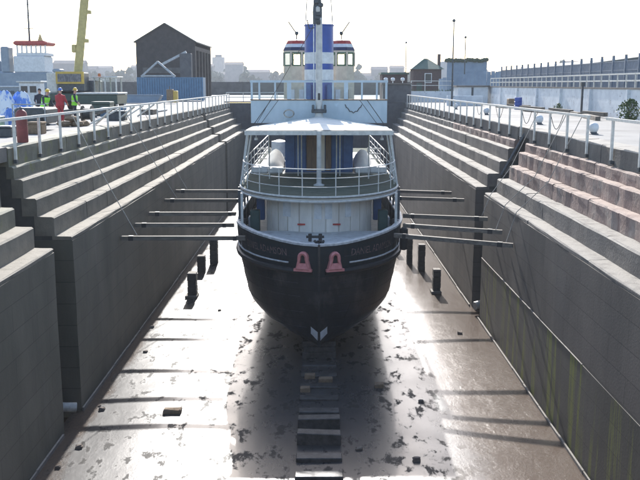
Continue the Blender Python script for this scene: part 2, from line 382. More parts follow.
def dock_wall(side, d0, d1, label, lower, matf, seed, kindf):
    """side -1 = left, +1 = right"""
    X = XL if side < 0 else XR
    root = empty('dock_wall', (X, (d0+d1)/2, 0), label, 'dock wall')
    xx = lambda o: X + side * o
    # lower face
    g = MB(); n = max(2, int((d1-d0)/1.5)); rng = random.Random(seed)
    nz = 6
    rings = []
    for j in range(nz + 1):
        z = -.3 + (5.85 + .3) * j / nz; r = []
        for i in range(n + 1):
            r.append((xx(rng.uniform(-.012,.012) + .0), d0 + (d1-d0)*i/n, z))
        rings.append(r)
    for r in rings[::-1] and rings: r.append((xx(2.3), d1, r[0][2])); r.append((xx(2.3), d0, r[0][2]))
    g.loft(rings); g.build('wall_face', lower, root)
    # core behind the stones
    g = MB(); poly = [(xx(.05), 5.7)]
    for k, (o, z) in enumerate(EDGE):
        poly.append((xx(o + .05), z - .04))
        if k < 5: poly.append((xx(EDGE[k+1][0] + .05), z - .04))
    poly += [(xx(2.62), ZQ - .03), (xx(2.62), 5.7)]
    g.prism(poly, 'y', d0 + .03, d1 - .03); g.build('wall_core', T['core'], root)
    for c in range(6):
        off, z = EDGE[c]; y = d0
        while y < d1 - .05:
            l = rng.uniform(2.6, 4.6) if kindf(c) != 'sand' else rng.uniform(1.0, 1.9)
            if d1 - (y + l) < .8: l = d1 - y
            m, kd = matf(c, y), kindf(c)
            me = block_mesh(c, kd + m.name, rng.randrange(5), m)
            o = bpy.data.objects.new('stone', me); col.objects.link(o); o.parent = root
            o.scale = (1, l - .014, 1)
            wx = xx(off - rng.uniform(-.012, .012)); wz = z + rng.uniform(-.01, .008)
            if side > 0: loc = Vector((wx, y + .007, wz))
            else:
                o.rotation_euler = (0, 0, math.pi); loc = Vector((wx, y + l - .007, wz))
            o.location = loc - W[root.name]
            y += l
    return root
moss = lambda c, y: T['step_moss'] if (c == 4 and y < 40 or c == 5 and y < 40 or c == 2 and y < 25) else T['step_left']
plain = lambda c, y: T['step_left']
sand = lambda c, y: T['sandstone'] if c in (2,3,4) else T['step']
GL0, GL1, GR0, GR1 = 25.5, 27.5, 39.1, 41.3
sandk = lambda c: 'sand' if c in (2,3,4) else 'plain'
plk = lambda c: 'plain'
wLn = dock_wall(-1, 2.0, GL0, 'mossy stepped dock wall of dark damp concrete with a short green stained end', T['left_wall'], moss, 1, plk)
wLf = dock_wall(-1, GL1, 73.6, 'long dark stepped dock wall below the workers and the crane', T['left_wall'], moss, 2, plk)
wLe = dock_wall(-1, 75.2, DE, 'farther stepped dock wall section in front of the blue container', T['left_wall'], plain, 5, plk)
wRn = dock_wall(1, 2.0, GR0, 'stepped dock wall with rough red sandstone blocks and green algae streaks', T['concrete'], sand, 3, sandk)
wRf = dock_wall(1, GR1, DE, 'long grey stepped dock wall below the whitewashed wall and hut', T['concrete'], lambda c, y: T['sandstone'] if c == 4 and y < 60 else T['step'], 4, lambda c: 'sand' if c == 4 else 'plain')
# back walls of the two slots and rounded pale pipes in them
MB().box(XL-2.5, XL-2.3, GL0+.02, GL1-.02, -.2, ZQ-.05).build('slot_back', T['left_wall'], wLn)
MB().box(XL-2.5, XL-2.3, 73.62, 75.18, -.2, ZQ-.05).build('slot_back', T['left_wall'], wLe)
MB().box(XR+2.3, XR+2.5, GR0+.02, GR1-.02, -.2, ZQ-.05).build('slot_back', T['concrete'], wRn)
for a, b, X, r in ((GL0, GL1, XL-2.6, wLn), (73.6, 75.2, XL-2.6, wLe), (GR0, GR1, XR+2.6, wRn)):
    s = -1 if X < 0 else 1
    MB().box(min(X, X-s*.62), max(X, X-s*.62), a+.01, b-.01, ZQ-.45, ZQ+.012).build('slot_lintel', T['step'], r)
# proud algae-covered lower band on the right near wall
MB().box(XR-.02, XR+.02, 12.0, GR0-.004, -.2, 2.9).build('lower_band', T['algae_wall'], wRn)
MB().box(XR-.04, XR+.02, 23.6, GR0-.006, 2.902, 2.918).build('band_ledge', T['step'], wRn)
# kerb of the floor gutter
for X, a, b, r in ((XL+.05, 2.1, GL0, wLn), (XL+.05, GL1, 73.5, wLf), (XR-.11, 2.1, GR0, wRn), (XR-.11, GR1, DE, wRf)):
    y = a; rng = random.Random(int(a*7))
    while y < b - .3:
        l = min(rng.uniform(1.6, 2.6), b - y)
        MB().box(X-.03+rng.uniform(-.01,.01), X+.03, y+.01, y+l-.01, -.2, .06+rng.uniform(-.02,.02)).build('kerb_stone', T['step'], r); y += l
# dock ends
root = empty('dock_wall', (0, 1.7, 0), 'flat end wall of the dock under the viewer', 'dock wall')
MB().box(XL-2.6, XR+2.5, 1.4, 1.98, -.3, ZQ-.01).build('wall_face', T['concrete'], root)
root = empty('dock_gate', (0, DE+.3, 0), 'dark riveted dock gate closing the dock beyond the ship', 'dock gate')
MB().box(XL-2.55, XR+2.45, DE+.02, DE+.5, -.3, ZQ-.02).build('gate_leaf', T['greywall'], root)
for k in range(9):
    x = XL-2.4 + k*2.55
    MB().box(x, x+.25, DE-.12, DE+.018, -.2, ZQ-.1).build('gate_rib', T['greywall'], root)
MB().box(XL-2.5, XR-.3, DE+.55, DE+1.6, ZQ+.01, ZQ+.14).build('walkway', T['step'], root)
for k in range(8):
    x = XL-2.3 + k*1.9
    MB().tube([(x, DE+.7, ZQ+.14), (x, DE+.7, ZQ+1.1)], .04, 6).build('rail_post', T['galv'], root)
for z in (.6, 1.1): MB().tube([(XL-2.3, DE+.7, ZQ+z), (XL+11, DE+.7, ZQ+z)], .05, 6).build('handrail', T['galv'], root)
root = empty('machinery_wall', (8.8, DE+1.5, ZQ), 'dark grey concrete wall at the dock gate with white lamps on top', 'wall')
MB().bevbox(7.2, 10.35, DE+.9, DE+2.6, ZQ-.5, ZQ+2.0, .06).build('wall_block', T['greywall'], root)
MB().box(7.05, 10.5, DE+.75, DE+2.75, ZQ+2.0, ZQ+2.16).build('coping', T['step'], root)
for x in (7.5, 8.3, 9.4):
    g = MB().lathe([(.05,0),(.05,.22),(.22,.3),(.24,.5),(.1,.62)], (x, DE+1.2, ZQ+2.15), 8); g.build('lamp', T['whitepaint'], root, True)

# ------------------------------------------------------------------ ship
S0, ZK, ZT = 31.6, .72, 5.15
def lerp(tab, s):
    if s <= tab[0][0]: return tab[0][1]
    for (a, p), (b, q) in zip(tab, tab[1:]):
        if s <= b:
            t = (s-a)/(b-a); return p + (q-p)*t
    return tab[-1][1]
BT = [(0,.03),(.12,.62),(.3,1.02),(.6,1.45),(1,1.88),(1.5,2.32),(2,2.66),(3,3.15),(4,3.43),(5,3.58),(6.5,3.66),(24,3.66),(28,3.45),(31,2.8),(32.5,1.9),(33.2,1.1),(33.5,.4)]
BB = [(0,.02),(.2,.15),(.6,1.0),(1,1.5),(1.5,1.8),(2,2.05),(3,2.35),(4,2.6),(5,2.75),(6.5,2.9),(20,2.9),(26,1.5),(30,.3),(33.5,.03)]
def hp(s, t, side):
    bt, bb = lerp(BT, s), lerp(BB, s)
    q = (1 - (1 - min(t/.3, 1))**1.8)**(1/1.8)
    sp = .85
    r = t**sp if bb < .1 else (1 - (1 - t)**1.7)
    k = min(1, s); r = (t**sp)*(1-k) + (1 - (1-t)**1.6)*k
    half = bb*q + (bt-bb)*r
    if t <= 0: half = .0
    zt = ZT - .26*math.exp(-s/1.6) + .10*max(0, (s-26)/7)
    d = S0 + s + .60*(1-t)**1.6*math.exp(-s/2.2)
    return Vector((side*half, d, ZK + (zt-ZK)*t))
def hz(s, z, side, out=0.):
    zt = ZT - .26*math.exp(-s/1.6) + .10*max(0, (s-26)/7)
    t = max(0., min(1., (z-ZK)/(zt-ZK))); p = hp(s, t, side)
    if out:
        q = hp(s+.05, t, side) - hp(max(0, s-.05), t, side); n = Vector((q.y, -q.x, 0)).normalized()
        if n.x*side < 0: n = -n
        p = p + n*out
    return p
SS = [0,.04,.12,.2,.3,.45,.6,.8,1,1.25,1.5,1.75,2,2.5,3,3.5,4,4.5,5,5.75,6.5,8,10,13,16,20,24,26,28,29.5,31,32,32.5,33.2,33.5]
TT = [0,.02,.05,.09,.14,.2,.26,.32,.4,.48,.56,.64,.70]
ship = empty('tug_tender', (0, S0+16, 0), 'black hulled tug tender with blue funnel standing upright in the dry dock', 'ship')
g = MB()
for side in (-1, 1): g.loft([[hp(s, t, side) for t in TT] for s in SS], False)
hull = g.build('hull', T['hull_bot'], ship, True)
g = MB(); T2 = [.70,.76,.82,.88,.94,1]
for side in (-1, 1): g.loft([[hp(s, t, side) for t in T2] for s in SS], False)
g.add([hp(33.5,0,-1), hp(33.5,.5,-1), hp(33.5,1,-1), hp(33.5,1,1), hp(33.5,.5,1)], [(0,1,2,3,4)])
bul = g.build('bulwark', T['hull_top'], ship, True)
g = MB(); g.bar((0, S0-.03, ZT-.22), (0, S0+.0, 3.4), .09, .1); g.bar((0, S0+.0, 3.4), (0, S0+.36, ZK+.7), .09, .1); g.bar((0, S0+.36, ZK+.7), (0, S0+.58, ZK+.03), .09, .12)
g.build('stem_bar', T['hull_bot'], ship)
def strip(z, out, r, s0, s1, name, m, par, n=6):
    for side in (-1, 1):
        pts = []; s = s0
        while s < s1: pts.append(hz(s, z, side, out)); s += .12 if s < 1 else .3 if s < 6 else 1.5
        pts.append(hz(s1, z, side, out)); MB().tube(pts, r, n).build(name, m, par, True)
strip(3.86, .05, .12, .05, 33.2, 'rubbing_strake', T['black'], ship, 8)
strip(4.16, .02, .035, .45, 33.2, 'white_moulding', T['cap'], ship)
for side in (-1, 1):                                # bulwark capping rail
    rings = []
    for s in SS:
        p = hp(s, 1, side); q = hp(min(33.5, s+.05), 1, side) - hp(max(0, s-.05), 1, side)
        n = Vector((q.y, -q.x, 0)); n = n.normalized() if n.length else Vector((side, 0, 0))
        if n.x*side < 0: n = -n
        rings.append([p+n*.06+Vector((0,0,-.02)), p+n*.06+Vector((0,0,.06)), p-n*.16+Vector((0,0,.06)), p-n*.16+Vector((0,0,-.02))])
    MB().loft(rings).build('capping_rail', T['cap'], ship)
for zz in (1.5, 2.15, 2.8, 3.35): strip(zz, .004, .014, .3, 31, 'plate_lap', T['hull_bot'], hull)
for zz in (4.42, 4.95): strip(zz, .002, .010, .3, 31, 'plate_lap', T['hull_top'], bul)
# draught chevron at the forefoot
def s_at(x, z):
    q = 0.
    while hz(q, z, 1).x < x and q < 6: q += .005
    return q
for side in (-1, 1):
    rows = []
    for k in range(6):
        x = .03+.055*k; zb, zt_ = .98+.95*x, 1.36+.75*x
        rows.append([hz(s_at(x, z), z, side, .03)+Vector((0,-.04,0)) for z in (zb, (zb+zt_)/2, zt_)])
    MB().loft(rows, False).build('white_chevron', T['whitepaint'], ship)
# anchors in their pockets
for side in (-1, 1):
    s = .13
    while hz(s, 4.3, side).x*side < .55: s += .01
    c = hz(s, 4.3, side, .05); t_ = (hz(s+.1, 4.3, side)-hz(s-.1, 4.3, side)).normalized(); n_ = Vector((t_.y, -t_.x, 0))
    if n_.y > 0: n_ = -n_
    u = t_ if t_.x > 0 else -t_
    outer = [(-.30,-.36),(.30,-.36),(.26,-.2),(.21,.0)] + [(.21*math.cos(a), .12+.24*math.sin(a)) for a in [math.pi*k/8 for k in range(9)]] + [(-.21,.0),(-.26,-.2)]
    inner = [(x*.42, .02+(y-.02)*.45+.06) for x, y in outer]
    P = lambda x, y, d: c + u*x + Vector((0,0,y)) + n_*d
    g = MB(); n = len(outer)
    g.loft([[P(x,y,-.1) for x,y in outer], [P(x,y,.10) for x,y in outer], [P(x,y,.16) for x,y in [(x*.8,y*.85) for x,y in outer]], [P(x,y,.12) for x,y in inner], [P(x,y,.0) for x,y in inner]], True, True)
    a = g.build('anchor', T['pink'], ship)
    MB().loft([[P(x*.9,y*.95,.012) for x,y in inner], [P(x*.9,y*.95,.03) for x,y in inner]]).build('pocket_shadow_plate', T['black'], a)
    MB().bar(P(-.36,-.36,.06), P(.36,-.36,.06), .12, .1).build('fluke_bar', T['pink'], a)
# ship's name on each bow
def name_on_bow(text, side, a0, length, zmid, size):
    cu = bpy.data.curves.new('name_text', 'FONT'); cu.body = text; cu.size = 1; cu.extrude = 0; cu.resolution_u = 2
    o = bpy.data.objects.new('tmp_text', cu); col.objects.link(o)
    dg = bpy.context.evaluated_depsgraph_get(); me = bpy.data.meshes.new_from_object(o.evaluated_get(dg))
    bpy.data.objects.remove(o)
    xs = [v.co.x for v in me.vertices]; x0, x1 = min(xs), max(xs)
    poly = [0.]; ss = [0.]; p = hz(0, zmid, side)
    while ss[-1] < 9:
        s = ss[-1] + .02; q = hz(s, zmid, side); poly.append(poly[-1] + (q-p).length); ss.append(s); p = q
    def s_of(a):
        for i in range(len(poly)-1):
            if poly[i+1] >= a: return ss[i]
        return ss[-1]
    for v in me.vertices:
        u = (v.co.x-x0)/(x1-x0)
        a = a0 + length*(u if side > 0 else 1-u)
        v.co = hz(s_of(a), zmid + (v.co.y-.35)*size, side, .012)
    me.materials.append(T['letter'])
    ob = bpy.data.objects.new('name_lettering', me); col.objects.link(ob); ob.parent = bul; ob.location = -W[bul.name]
    tag(ob, 'faded painted ship name on the bow')
name_on_bow('DANIEL ADAMSON', -1, 1.35, 2.7, 4.56, .40)
name_on_bow('DANIEL ADAMSON', 1, 1.35, 2.7, 4.56, .40)
# decks
def deck_poly(z, s0, s1, inset, xlim=None):
    L_ = []; s = s0
    pts = [s for s in SS if s0 < s < s1]
    for s in [s0] + pts + [s1]:
        p = hz(s, min(z, ZT), 1); L_.append((max(0, p.x-inset), p.y))
    return L_
def deck(z, s0, s1, name, m, th=.05):
    L_ = deck_poly(z, s0, s1, .02); g = MB(); rows = [[(-x, y, z), (x, y, z)] for x, y in L_]
    g.loft(rows, False); return g.build(name, m, ship)
deck(4.9, .05, 3.3, 'foredeck', T['foredeck'])
deck(4.25, 3.2, 33.2, 'main_deck', T['paledeck'])
MB().box(-3.1, 3.1, S0+3.28, S0+3.34, 4.2, 4.896).build('forecastle_step', T['cream'], ship)
# windlass bits and a chain heap at the stem
g = MB().tube([(-.35,S0+.9,4.91),(-.35,S0+.9,5.2)], .07, 8).tube([(.05,S0+.9,4.91),(.05,S0+.9,5.2)], .07, 8).bar((-.5,S0+.9,5.08),(.2,S0+.9,5.08), .09, .09)
g.build('bow_bitts', T['black'], ship)
g = MB(); rng = random.Random(5)
pts = [(-.2+.03*k+rng.uniform(-.03,.03), S0+.25+rng.uniform(-.05,.05), 4.99+.05*math.sin(k*1.7)) for k in range(14)]
g.tube(pts, .05, 6); g.build('bow_chain', T['black'], ship)
# white forward deckhouse of separate plates, rounded front
HW, HF, HC = 2.28, 34.55, 36.9
def hpt(a, r=0., z=0.): return Vector(((HW+r)*math.sin(a), HC-(HC-HF+r)*math.cos(a), z))
house = MB(); N_ = 20
ring = lambda r, z: [hpt(-math.pi/2+math.pi*k/N_, r, z) for k in range(N_+1)] + [Vector((HW+r, 57, z)), Vector((-HW-r, 57, z))]
house.loft([ring(-.03, 4.2), ring(-.03, 6.36)])
hs = house.build('deckhouse', T['cream'], ship)
NP = 13
for k in range(NP):
    a0 = -math.pi/2 + math.pi*k/NP + .012; a1 = -math.pi/2 + math.pi*(k+1)/NP - .012
    rows = []
    for q in range(4):
        a = a0+(a1-a0)*q/3; rows.append([hpt(a,-.025,4.25), hpt(a,.012,4.26), hpt(a,.012,6.33), hpt(a,-.025,6.34)])
    MB().loft(rows).build('wall_plate', T['cream'], hs)
for a, z0, z1, wd in ((-.62,5.5,6.1,.17), (-.02,5.45,6.15,.13), (.17,5.45,6.15,.13), (.55,5.5,6.1,.12)):
    rows = []
    for q in range(3):
        b = a-wd/2+wd*q/2; rows.append([hpt(b,.005,z0), hpt(b,.04,z0), hpt(b,.04,z1), hpt(b,.005,z1)])
    MB().loft(rows).build('blanked_window', T['whitepaint'], hs)
for a in (-.32, .32):
    p = hpt(a, .04, 5.22); MB().bar(p+Vector((-.16,0,0)), p+Vector((.16,0,0)), .06, .07).build('red_handle', T['red'], hs)
for side in (-1, 1):                                # dark green lockers, bulwark frames
    MB().bevbox(side*2.72-.2, side*2.72+.2, 35.6, 36.1, 4.26, 5.65, .03).build('locker', T['green_box'], ship)
    for s in (3.6, 4.6, 5.8, 7.2, 8.8, 10.5):
        p = hz(s, 5.1, side, -.1); MB().bar(p+Vector((0,0,-.9)), p+Vector((0,0,1.35)), .1, .1).build('bulwark_stanchion', T['galv'] if s in (3.6,7.2) else T['darkfit'], ship)
    p = hz(4.2, 5.1, side, -.25); g = MB().lathe([(.12,0),(.12,.7),(.2,.75),(.2,.9),(.06,.98)], (p.x, p.y, 4.3), 10); g.build('mooring_bollard', T['black'], ship, True)
    MB().bevbox(side*3.05-.22, side*3.05+.22, 38.6, 39.3, 4.26, 4.9, .04).build('deck_box', T['whitepaint'], ship)
    MB().bevbox(side*2.62-.18, side*2.62+.18, 37.8, 38.2, 4.9, 6.2, .02).build('blue_panel', T['cabinblue'], ship)
# promenade deck
UA, UB, UC, ZU = 3.5, 4.7, 38.3, 6.5
def upt(a, r=0., z=0.): return Vector(((UA+r)*math.sin(a), UC-(UB+r)*math.cos(a), z))
AA = [-math.pi/2+math.pi*k/36 for k in range(37)]
def uring(r, z, back=60): return [upt(a, r, z) for a in AA] + [Vector((UA+r, back, z)), Vector((-UA-r, back, z))]
MB().loft([uring(-.02, ZU-.1), uring(-.02, ZU)]).build('promenade_deck', T['greendeck'], ship)
MB().box(-3.3, 3.3, 42.6, 56, ZU+.004, ZU+.012).build('sunlit_pale_boards', T['paledeck'], ship)  # pale sheet over the green deck, painted in where sun reaches past the awning
for z, r in ((ZU-.02, .045), (ZU-.2, .05)):
    MB().tube([upt(a, .03, z) for a in AA] + [Vector((UA+.03, 60, z))], r, 6).build('deck_edge_rail', T['galv'], ship, True)
    MB().tube([Vector((-UA-.03, 60, z)), Vector((-UA-.03, UC, z))], r, 6).build('deck_edge_rail', T['galv'], ship, True)
rows = [[upt(a, -.02, ZU-.1), upt(a, -.12, ZU-.28)] for a in AA]
MB().loft(rows, False).build('deck_skirt', T['cream'], ship)
# railing
for z, r in ((.36, .017), (.72, .017), (1.08, .024)):
    MB().tube([Vector((-UA+.12, 58, ZU+z))] + [upt(a, -.12, ZU+z) for a in AA] + [Vector((UA-.12, 58, ZU+z))], r, 6).build('guard_rail', T['galv'], ship, True)
for a in (-1.5, -1.15, -.82, -.5, -.2, .2, .5, .82, 1.15, 1.5):
    p = upt(a, -.12, ZU); MB().tube([p, p+Vector((0,0,1.08))], .022, 6).build('rail_post', T['galv'], ship)
for y in (40.5, 42.5, 44.5, 47, 49.5, 52, 54.5, 57):
    for side in (-1, 1): MB().tube([(side*(UA-.12), y, ZU), (side*(UA-.12), y, ZU+1.08)], .022, 6).build('rail_post', T['galv'], ship)
for side in (-1, 1):
    for z in (.35, .62, .9): MB().tube([(side*2.75, 47.2, ZU+z), (side*3.45, 47.2, ZU+z)], .045, 6).build('cross_rail', T['galv'], ship)
    MB().tube([(side*2.72, 47.2, ZU), (side*2.72, 47.2, ZU+.95)], .05, 6).build('rail_post', T['galv'], ship)
    # raking awning stanchions at the shoulders
    for dy, dx in ((0, 0), (.5, .1), (1.2, -.05)):
        MB().tube([(side*(3.5+dx*.3), 37.9+dy, ZU), (side*(3.12+dx), 38.1+dy, 8.85)], .05, 8).build('awning_stanchion', T['galv'], ship)
    for x, y in ((1.02, 41.5), (.86, 41.9), (2.35, 40.2)):
        MB().tube([(side*x, y, ZU), (side*x, y, 8.95)], .03, 8).build('awning_stanchion', T['galv'], ship)
    # hooded white canvas covers and slatted white seats in the sun
    g = MB(); rng = random.Random(3+side); rows = []
    for i in range(9):
        u = i/8; e = math.sin(math.pi*(.08+.84*u))**.6; row = []
        for q in range(9):
            v = q/8; h = (.22+.85*v**.8)*e if v < .9 else (.22+.85)*e*(1-(v-.9)*4)
            row.append(Vector((side*(1.82+.95*u), 43.6+2.0*v, ZU+.03+h+rng.uniform(-.025,.025))))
        rows.append(row)
    g.loft(rows, False)
    base = [Vector((p.x, p.y, ZU+.015)) for p in (rows[0]+[r[-1] for r in rows[1:]]+rows[-1][::-1][1:]+[r[0] for r in rows[::-1]][1:-1])]
    top_ = rows[0]+[r[-1] for r in rows[1:]]+rows[-1][::-1][1:]+[r[0] for r in rows[::-1]][1:-1]
    g.loft([base, top_], True, False)
    g.build('canvas_cover', T['canvas'], ship, True)
    MB().bevbox(side*3.0-.42, side*3.0+.42, 42.9, 44.4, ZU+.02, ZU+.3, .03).build('white_seat', T['whitepaint'], ship)
    MB().bevbox(side*2.2-.36, side*2.2+.36, 42.7, 43.5, ZU+.02, ZU+.26, .03).build('white_seat', T['whitepaint'], ship)
# centre pillar under the awning
g = MB().lathe([(.24,0),(.24,.05),(.11,.1),(.1,2.4)], (0, 37.4, ZU), 12); g.build('centre_pillar', T['mastgrey'], ship, True)
# awning
rows = []
NX, NY = 16, 8
for j in range(NY+1):
    v = j/NY; y = 37.5+8.1*v; row = []
    for i in range(NX+1):
        u = -1+2*i/NX; hw = 3.22+.33*v
        z = 8.93 + v*(.30*(1-abs(u)) - .22*abs(u)) + .02*math.sin(i*2.1)*math.sin(j*1.3)
        row.append(Vector((u*hw, y, z)))
    rows.append(row)
g = MB().loft(rows, False).loft([[p-Vector((0,0,.035)) for p in r] for r in rows], False); g.build('awning', T['canvas'], ship, True)
MB().box(-3.26, 3.26, 37.42, 37.49, 8.72, 8.9).build('awning_beam', T['galv'], ship)
for x in (-2.9, 2.9): MB().lathe([(.02,.3),(.03,.12),(.08,.1),(.09,0)], (x*.97, 38.3, 8.45), 8).build('hanging_lamp', T['whitepaint'], ship)
# cabin below the bridge
cab = MB().box(-1.72, 1.72, 43.2, 56, ZU, 8.88).build('cabin', T['cabinblue'], ship)
for x0, x1, m in ((-1.7,-1.22,'cabinblue'),(-1.2,-.66,'cabinblue'),(-.64,-.06,'varnish'),(-.04,.30,'cream'),(.32,.62,'varnish'),(.64,1.2,'cabinblue'),(1.22,1.7,'cabinblue')):
    MB().bevbox(x0+.01, x1-.01, 43.13, 43.2, ZU+.08, 8.8, .015).build('cabin_panel', T[m], cab)
MB().bevbox(-.6, -.1, 43.09, 43.14, ZU+.1, 8.2, .015).build('cabin_door', T['varnish'], cab)
# bridge screen: pale blue dodger with framed panes
BD, BX = 46.2, 3.66
br = MB().box(-BX, BX, BD, BD+.07, 8.86, 10.06).build('bridge_screen', T['paleblue'], ship)
for side in (-1, 1):
    MB().box(min(side*BX, side*(BX-.07)), max(side*BX, side*(BX-.07)), BD+.072, BD+3.2, 8.86, 10.06).build('screen_wing', T['paleblue'], br)
    MB().box(min(side*BX, side*1.75), max(side*BX, side*1.75), BD+.072, BD+.3, 9.2, 9.26).build('bridge_grating', T['varnish'], br)
MB().box(-1.75, 1.75, BD-.5, 56, 8.885, 8.97).build('bridge_deck', T['paledeck'], br)
MB().box(-BX-.03, BX+.03, BD-.04, BD+.11, 10.062, 10.12).build('window_sill', T['varnish'], br)
MB().box(-BX-.03, BX+.03, BD-.04, BD+.11, 11.0, 11.12).build('window_head', T['paleblue'], br)
FX = [-3.66, -3.2, -2.35, -1.6, -.75, 0, .75, 1.45, 2.3, 3.1, 3.66]
for i, x in enumerate(FX):
    wd = .11 if i in (0, 3, 7, 10) else .045
    MB().box(max(-BX, x-wd), min(BX, x+wd), BD-.01, BD+.08, 10.12, 11.0).build('window_post', T['paleblue'], br)
for a, b in zip(FX, FX[1:]):
    MB().box(a+.05, b-.05, BD+.03, BD+.04, 10.14, 10.98).build('pane', T['glass'], br)
# fittings lying against the screen
pts = [(-1.6+(.26+.02*math.sin(k))*math.cos(k*.45), 45.75-.004*k, 9.38+(.2+.015*math.cos(k*1.7))*math.sin(k*.45)) for k in range(44)]
MB().tube(pts, .028, 5).build('rope_coil', T['rope'], ship, True)
pts = [(1.4+.9*k/14, 46.14, 9.85-.42*math.sin(math.pi*k/14)**.8-.04*math.sin(k*2.)) for k in range(15)]
MB().tube(pts, .022, 5).build('hanging_rope', T['darkrope'], ship, True)
MB().box(-2.0, 2.0, 51.9, 56, 8.98, 10.75).build('chart_house', T['towercream'], br)
for x in (-1.75, -1.2, 1.0, 1.5): MB().box(x, x+.28, 51.84, 51.898, 9.4, 10.6).build('chart_house_panel', T['varnish' if x > 1.2 else 'whitepaint'], br)
# funnel with its bands
FD, FR = 50.6, .84
fun = MB().lathe([(FR,8.97),(FR,14.2),(FR+.04,14.22),(FR+.04,14.3),(FR-.06,14.3),(FR-.08,13.4)], (0, FD, 0), 32, True).build('funnel', T['blue'], ship, True)
for z0, z1 in ((11.15, 11.75), (12.08, 12.72)):
    MB().lathe([(FR+.002,z0),(FR+.012,z0+.01),(FR+.012,z1-.01),(FR+.002,z1)], (0, FD, 0), 32, False).build('white_band', T['whitepaint'], fun, True)
MB().tube([(-.3,FD-.9,9),(-.3,FD-.9,14.4)], .035, 6).build('steam_pipe', T['whitepaint'], fun)
for s in (-1, 1): MB().tube([(s*.6, FD-.9, 8.97), (s*.6, FD-.9, 10.9)], .16, 10).build('ventilator', T['cabinblue'], fun, True)
# two wing shelters
for side in (-1, 1):
    cx, cy, r = side*1.36, 53.2, .86
    k8 = lambda r, z: [Vector((cx+r*math.cos(R(22.5+45*k)), cy+r*math.sin(R(22.5+45*k)), z)) for k in range(8)]
    t_ = MB().loft([k8(r, 8.97), k8(r, 12.0)]).build('wheel_shelter', T['towercream'], ship)
    # window openings: glazed bays all round between posts
    for k in range(8):
        a = k8(r, 12.0)[k]; MB().bar(a, a+Vector((0,0,.82)), .1, .1).build('corner_post', T['towercream'], t_)
    for k in range(8):
        a, b = k8(r-.02, 12.04)[k], k8(r-.02, 12.04)[(k+1)%8]
        d = (b-a); a2, b2 = a+d*.12, b-d*.12
        MB().bar(a2, b2, .06, .07).bar(a2+Vector((0,0,.74)), b2+Vector((0,0,.74)), .06, .07).bar(a2, a2+Vector((0,0,.74)), .06, .06).bar(b2, b2+Vector((0,0,.74)), .06, .06).build('window_frame', T['windowgreen'], t_)
        MB().loft([[a2, b2], [a2+Vector((0,0,.74)), b2+Vector((0,0,.74))]], False).build('pane', T['glass'], t_)
    MB().loft([k8(r+.02, 12.82), k8(r+.02, 12.92)]).build('head_band', T['towercream'], t_)
    for (r0, z0, r1, z1, m) in ((r+.04,12.921,r-.06,13.12,'navy'), (r-.06,13.121,r-.16,13.32,'whitepaint'), (r-.16,13.321,r-.28,13.52,'red'), (r-.28,13.521,.2,13.62,'windowgreen')):
        MB().loft([k8(r0, z0), k8(r1, z1)]).build('roof_band', T[m], t_)
    MB().tube([(cx,cy,13.6),(cx,cy,14.0),(cx+side*.12,cy,14.1),(cx+side*.5,cy,14.65)], .04, 6).build('searchlight_arm', T['darkfit'], t_)
    MB().lathe([(.06,0),(.12,.1),(.1,.22)], (cx, cy, 13.85), 8).build('searchlight', T['darkfit'], t_)
# mast
MD = 45.5
g = MB().lathe([(.30,8.95),(.30,9.15),(.22,9.25),(.18,9.6),(.17,14.3)], (0, MD, 0), 12); mast = g.build('mast', T['mastgrey'], ship, True)
MB().bevbox(-.4, .4, MD-.26, MD+.1, 9.42, 9.62, .03).build('mast_bracket', T['darkfit'], mast)
MB().bevbox(-.38, -.24, MD-.3, MD, 9.5, 9.85, .03).build('mast_cleat', T['darkfit'], mast); MB().bevbox(.24, .38, MD-.3, MD, 9.5, 9.85, .03).build('mast_cleat', T['darkfit'], mast)
MB().box(-.06, .06, MD-.22, MD-.15, 10.1, 10.45).build('cleat', T['black'], mast)
g = MB().lathe([(.24,14.0),(.26,14.6),(.2,15.2),(.24,16.0),(.15,17.5),(.1,21)], (-.08, MD+.1, 0), 10); tm = g.build('topmast', T['darkfit'], mast, True)
rng = random.Random(11)
for k in range(12):
    z = 13.9+.22*k+rng.uniform(0,.1); x = rng.uniform(-.32,.2)
    if k % 3 == 0: MB().lathe([(.07,0),(.11,.05),(.11,.24),(.05,.3)], (x, MD-.15, z), 8).build('mast_lamp', T['mastgrey' if k % 2 else 'darkfit'], tm, True)
    else: MB().bevbox(x-.13, x+.13, MD-.25, MD+.1, z, z+.2, .04).build('mast_fitting', T['darkfit'], tm)
MB().tube([(-.25,MD-.1,13.8),(-.5,MD-.1,13.75),(-.62,MD-.1,14.2)], .035, 6).build('mast_hook', T['darkfit'], tm)
for side in (-1, 1):
    MB().tube([(side*.28, MD+.1, 20.5), (side*.78, FD-.3, 14.25)], .03, 6).build('stay', T['post'], mast)
    MB().tube([(side*.1, MD, 14.2), (side*3.3, MD+.4, 8.9)], .015, 5).build('shroud', T['darkrope'], mast) if side < 0 else None
    MB().tube([(side*2.55, 45.9, 10.1), (side*3.45, 45.0, 8.8)], .02, 5).build('shroud', T['darkrope'], mast)
    MB().tube([(side*2.15, 45.9, 10.1), (side*3.1, 45.0, 8.8)], .015, 5).build('shroud', T['darkrope'], mast)
# after mast, lifeboats hint behind bridge
MB().lathe([(.5,8.97),(.5,9.9),(.1,10.0)], (-2.4, 52, -2.4), 12).build('deck_ventilator', T['whitepaint'], ship, True)

